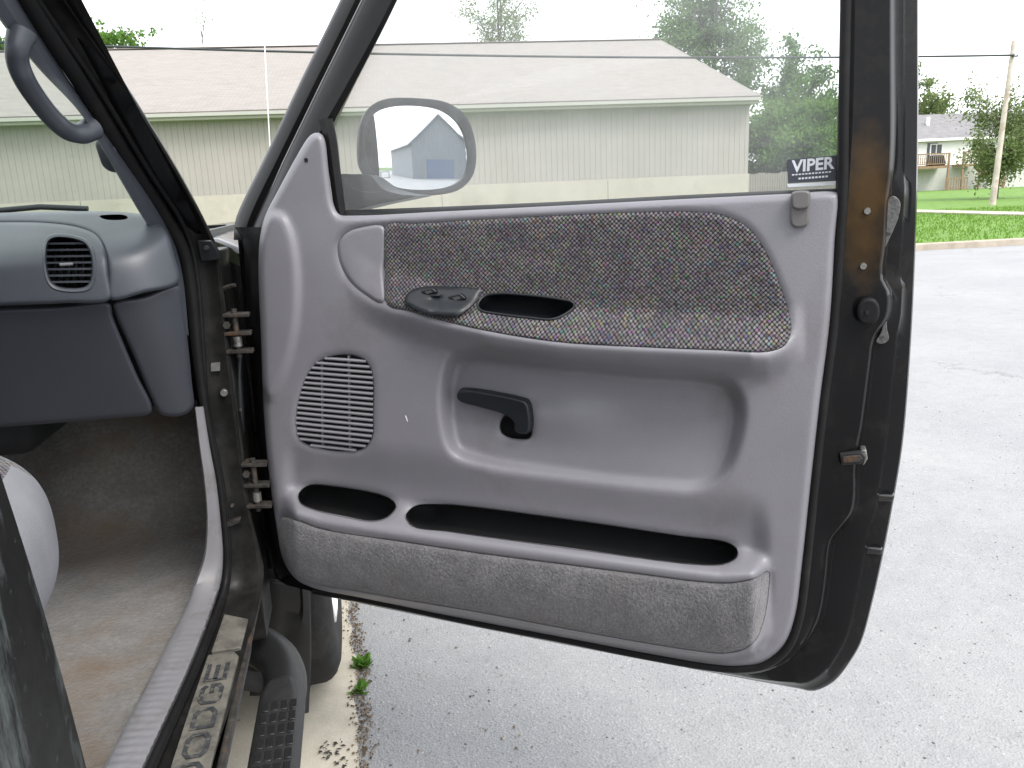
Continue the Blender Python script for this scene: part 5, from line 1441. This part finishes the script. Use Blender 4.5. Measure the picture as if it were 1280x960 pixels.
# ---- tubular side step
sx = -0.032
pth = [(-0.26, 0.125, 0.455), (-0.16, 0.12, 0.45), (-0.095, 0.098, 0.44), (-0.052, 0.05, 0.428), (sx, -0.02, 0.42), (sx, -0.08, 0.418), (sx, -0.3, 0.418), (sx, -0.8, 0.418), (sx, -1.6, 0.418)]
pp = resample(smooth_poly(pth, False, 10), n=110)
STEP = tube('side_step', pp, 0.042, BAR, TRUCK, 20)
# moulded foot pad set into the top of the bar
V = []; Fc = []
ysn = np.linspace(-0.06, -0.62, 40)
for y in ysn:
    w = 0.034 * math.sqrt(max(0.02, 1 - max(0, (y + 0.13) / 0.085) ** 2)) if y > -0.13 else 0.034
    for f in np.linspace(-1, 1, 7):
        V.append((sx + f * w - 0.002, y, 0.418 + 0.0385 - 0.004 * f * f + (0.004 if y < -0.12 else 0.0045)))
for i in range(39):
    for j in range(6): Fc.append((i * 7 + j, i * 7 + j + 1, (i + 1) * 7 + j + 1, (i + 1) * 7 + j))
mesh('step_pad', V, Fc, simple('worn grey step pad', (0.022, 0.0225, 0.024), 0.5, 0.2, 30, 200, 0.4, 0.001, dirt=(0.05, 0.048, 0.043), dscale=12, dlo=0.5, dhi=0.8), STEP, solid=-0.004)
for i in range(11):
    for j in range(4):
        y = -0.145 - i * 0.034; x = sx - 0.027 + j * 0.0165
        box('tread_block', (x, y - 0.026, 0.459), (x + 0.012, y, 0.4618), BAR, STEP, 0.0015)
for yb in (-0.02, -0.9):
    bar3('step_bracket', (sx - 0.03, yb, 0.42), (-0.2, yb, 0.47), 0.05, 0.012, BAR, STEP)

# ---- rear post of the door opening, close at the left
BP_ = [(-190, -40), (-120, 250), (-55, 440), (0, 600), (52, 765), (105, 960), (140, 1110), (165, 1260)]
def mk_dust():
    m, N, L, P = nodes_of('black paint with chalky dust smears')
    v = tex_coord(N, L)
    n1 = noise(N, L, v, 9, 7, 0.75); n2 = noise(N, L, v, 120, 3, 0.8)
    vs = tex_coord(N, L, 'Object', (1, 9, 2.2)); n3 = noise(N, L, vs, 2.4, 6, 0.75)
    c = mixc(N, L, ramp(N, L, n1.outputs[0], [(0.45, 0), (0.8, 0.8)]), (0.007, 0.007, 0.007), (0.025, 0.025, 0.024))
    c = mixc(N, L, ramp(N, L, n3.outputs[0], [(0.50, 0), (0.72, 0.9)]), c, (0.13, 0.15, 0.147))
    c = mixc(N, L, ramp(N, L, n2.outputs[0], [(0.62, 0), (0.75, 0.6)]), c, (0.07, 0.075, 0.072))
    L.new(c, P.inputs['Base Color']); P.inputs['Roughness'].default_value = 0.45; P.inputs['Specular IOR Level'].default_value = 0.12
    return m
DUST = mk_dust()
Pb = resample(smooth_poly(BP_, False, 8), n=50)
E_ = atX(Pb[:, 0], Pb[:, 1], -0.035)
rows = [E_ + np.array([-0.09, -0.005, 0]), E_ + np.array([-0.03, -0.002, 0]), E_, E_ + np.array([0.004, -0.006, 0]), E_ + np.array([0.006, -0.04, 0]), E_ + np.array([0.012, -0.10, 0]), E_ + np.array([0.016, -0.9, 0])]
loft('rear_post', rows, DUST, TRUCK, sharp=50)

# ---- bench seat: cushion corner shows beside the rear post
def seat():
    bm = bmesh.new()
    bmesh.ops.create_cube(bm, size=1.0)
    bmesh.ops.subdivide_edges(bm, edges=bm.edges[:], cuts=9, use_grid_fill=True)
    cxyz = np.array([-0.582, -0.99, 1.082]); half = np.array([0.502, 0.29, 0.082])
    for v in bm.verts:
        p = np.array(v.co) * 2
        q = np.sign(p) * np.abs(p)
        nrm = (np.abs(p[0]) ** 5 + np.abs(p[1]) ** 4 + np.abs(p[2]) ** 3.4) ** (1 / 4.0)
        m = np.max(np.abs(p)); s = m / max(nrm, 1e-6)
        q = p * (0.35 + 0.65 * s)
        w = cxyz + q * half
        w[2] += 0.012 * (1 - p[1]) * 0.2
        v.co = Vector(w)
    me = bpy.data.meshes.new('seat_cushion'); bm.to_mesh(me); bm.free(); me.shade_smooth()
    me.materials.append(SEATV); me.materials.append(FABRIC)
    uvl = me.uv_layers.new(name='UVMap')
    for p in me.polygons:
        for li in p.loop_indices:
            c = me.vertices[me.loops[li].vertex_index].co; uvl.data[li].uv = (c.x, c.y)
        if p.normal.z > 0.5 and p.center.x < -0.118 : p.material_index = 1
    o = link(bpy.data.objects.new('seat_cushion', me), TRUCK)
    s = o.modifiers.new('sub', 'SUBSURF'); s.levels = 1; s.render_levels = 2
seat()
mesh('seat_back', [(-0.16, -1.25, 0.95), (-1.1, -1.25, 0.95), (-1.1, -1.42, 1.50), (-0.20, -1.42, 1.50), (-0.16, -1.45, 0.95), (-1.1, -1.45, 0.95), (-1.1, -1.58, 1.50), (-0.20, -1.58, 1.50)], [(0, 1, 2, 3), (5, 4, 7, 6), (0, 3, 7, 4), (1, 5, 6, 2), (3, 2, 6, 7), (0, 4, 5, 1)], SEATV, TRUCK, bevel=0.05, bseg=4, sharp=60)

# rest of the truck body: bed, other wheels
box('bed', (-1.86, -4.2, 0.55), (-0.03, -1.95, 1.22), BLK, TRUCK, 0.03, 3)
box('nose', (-1.75, 1.9, 0.5), (-0.12, 2.05, 1.18), BLK, TRUCK, 0.05, 3)
box('frame', (-1.5, -4.0, 0.34), (-0.42, 1.9, 0.46), PIT, TRUCK)
for wx, wy in ((-1.86 + 0.22, 0.86), (-0.03, -3.0), (-1.86 + 0.22, -3.0)):
    w = wheel.copy(); COL.objects.link(w); w.location = Vector((wx - 0.045, wy - 0.72, 0)); w.name = 'wheel'
    w.parent = TRUCK; w.matrix_parent_inverse = Matrix.Translation(Vector(TRUCK.location)).inverted()

# ================================================================== small things on the ground
rnd = random.Random(21)
WEED = leafmat('weed green', (0.06, 0.16, 0.02), (0.14, 0.28, 0.05))
def weed(y, n, s, label):
    x = apron_x(y) + 0.012
    V = []; Fc = []
    for i in range(n):
        a = rnd.uniform(0, 2 * math.pi); l = s * rnd.uniform(0.5, 1.2); el = rnd.uniform(0.25, 1.1)
        d = np.array([math.cos(a) * math.cos(el), math.sin(a) * math.cos(el), math.sin(el)]); w = np.array([-math.sin(a), math.cos(a), 0]) * l * 0.22
        b = np.array([x + rnd.uniform(-0.012, 0.012), y + rnd.uniform(-0.012, 0.012), 0.0])
        k = len(V); V += [b, b + d * l * 0.5 + w, b + d * l, b + d * l * 0.5 - w]; Fc.append((k, k + 1, k + 2, k + 3))
    tag(mesh('weed', V, Fc, WEED, None, smooth=False), label, 'weed', None)
weed(0.67, 60, 0.040, 'larger green weed sprouting in the seam beside the asphalt')
weed(0.545, 36, 0.030, 'smaller green weed in the seam, nearer than the other')
# grit and dead leaf bits along the seam: nobody could count them
GRIT = leafmat('pale grit and leaf litter', (0.10, 0.07, 0.045), (0.38, 0.30, 0.21))
V = []; Fc = []
for i in range(2600):
    y = rnd.uniform(-0.3, 2.2); x = apron_x(y) + rnd.gauss(0.012, 0.014)
    if rnd.random() < 0.12: x = rnd.uniform(-0.3, 0.5)
    s = rnd.uniform(0.0015, 0.006); a = rnd.uniform(0, 6.28)
    c = np.array([x, y, 0.010 if x < apron_x(y) else 0.003])
    k = len(V); V += [c + s * np.array([math.cos(a), math.sin(a), 0]), c + s * np.array([math.cos(a + 2.1), math.sin(a + 2.1), 0]), c + s * np.array([math.cos(a + 4.2), math.sin(a + 4.2), 0]), c + np.array([0, 0, s * 0.7])]
    Fc += [(k, k + 1, k + 3), (k + 1, k + 2, k + 3), (k + 2, k, k + 3)]
tag(mesh('seam_litter', V, Fc, GRIT, None, smooth=False), 'grit and leaf litter along the seam between concrete and asphalt', 'litter', None, 'stuff')
STONE = leafmat('loose asphalt stones', (0.14, 0.14, 0.14), (0.34, 0.335, 0.325))
V = []; Fc = []
for i in range(3600):
    y = rnd.uniform(-1.2, 5.0); x = rnd.uniform(0.12, 0.12 + 1.3 + 0.9 * (y + 1.5))
    s = rnd.choice((0.0015, 0.002, 0.0025, 0.003, 0.0045)); a = rnd.uniform(0, 6.28)
    c = np.array([x, y, 0.0]); k = len(V)
    for t in range(4): V.append(c + s * rnd.uniform(0.7, 1.2) * np.array([math.cos(a + t * 1.57), math.sin(a + t * 1.57), 0]))
    V.append(c + np.array([rnd.uniform(-0.3, 0.3) * s, rnd.uniform(-0.3, 0.3) * s, s * rnd.uniform(0.5, 0.9)]))
    Fc += [(k + t, k + (t + 1) % 4, k + 4) for t in range(4)]
tag(mesh('loose_grit', V, Fc, STONE, None, smooth=False), 'loose pale and dark stone grit scattered over the asphalt', 'grit', None, 'stuff')
# dried leaf scraps on the concrete beside the step
OIL = simple('dark dried leaf', (0.035, 0.03, 0.026), 0.8, 0.3, 80)
V = []; Fc = []
for i in range(70):
    cx_, cy_ = rnd.choice(((0.03, 0.28), (0.005, 0.30), (0.035, 0.22), (-0.12, 0.12)))
    x = rnd.gauss(cx_, 0.012); y = rnd.gauss(cy_, 0.022)
    if x > apron_x(y) - 0.015: continue
    s = rnd.uniform(0.003, 0.010); a = rnd.uniform(0, 6.28); d1 = s * np.array([math.cos(a), math.sin(a), 0]); d2 = 0.4 * s * np.array([-math.sin(a), math.cos(a), 0]); c = np.array([x, y, 0.0105])
    k = len(V); V += [c - d1, c + d2 + np.array([0, 0, 0.002]), c + d1, c - d2 + np.array([0, 0, 0.001])]; Fc.append((k, k + 1, k + 2, k + 3))
tag(mesh('leaf_scraps', V, Fc, OIL, None, smooth=False), 'dark dried leaf scraps on the concrete beside the side step', 'leaf litter', None, 'stuff')
# grass blades on the near lawn so that its edge is not a clean line
rs = np.random.RandomState(8)
n = 30000
s_ = rs.uniform(-1.5, 24, n); t_ = np.abs(rs.uniform(0.2, 13, n)) 
B_ = np.array([KP + WD * a - WNn * b for a, b in zip(s_, t_)]); B_[:, 2] = 0.105
onwalk = np.abs((B_ - a * 0 - np.array([19.38, 23.17, 0])) @ nn) < 0.62 if False else np.abs((B_[:, :2] - np.array([19.38, 23.17])) @ np.array([-dd[1], dd[0]])) < 0.65
B_ = B_[~onwalk]; n = len(B_)
L2 = rs.uniform(0.03, 0.09, (n, 1)); lean = rs.normal(0, 0.4, (n, 3)); lean[:, 2] = 1; wv = rs.normal(0, 1, (n, 3)); wv[:, 2] = 0; wv /= np.linalg.norm(wv, axis=1)[:, None]
V = np.stack([B_ - wv * 0.014, B_ + wv * 0.014, B_ + lean * L2], 1).reshape(-1, 3)
me = bpy.data.meshes.new('grass'); me.vertices.add(3 * n); me.vertices.foreach_set('co', V.ravel()); me.loops.add(3 * n); me.loops.foreach_set('vertex_index', np.arange(3 * n, dtype=np.int32))
me.polygons.add(n); me.polygons.foreach_set('loop_start', np.arange(0, 3 * n, 3, dtype=np.int32)); me.update(calc_edges=True)
me.materials.append(leafmat('grass blades', (0.10, 0.20, 0.022), (0.17, 0.30, 0.045)))
go = bpy.data.objects.new('grass', me); COL.objects.link(go)
tag(go, 'short bright green grass growing on the lawn', 'grass', None, 'stuff')
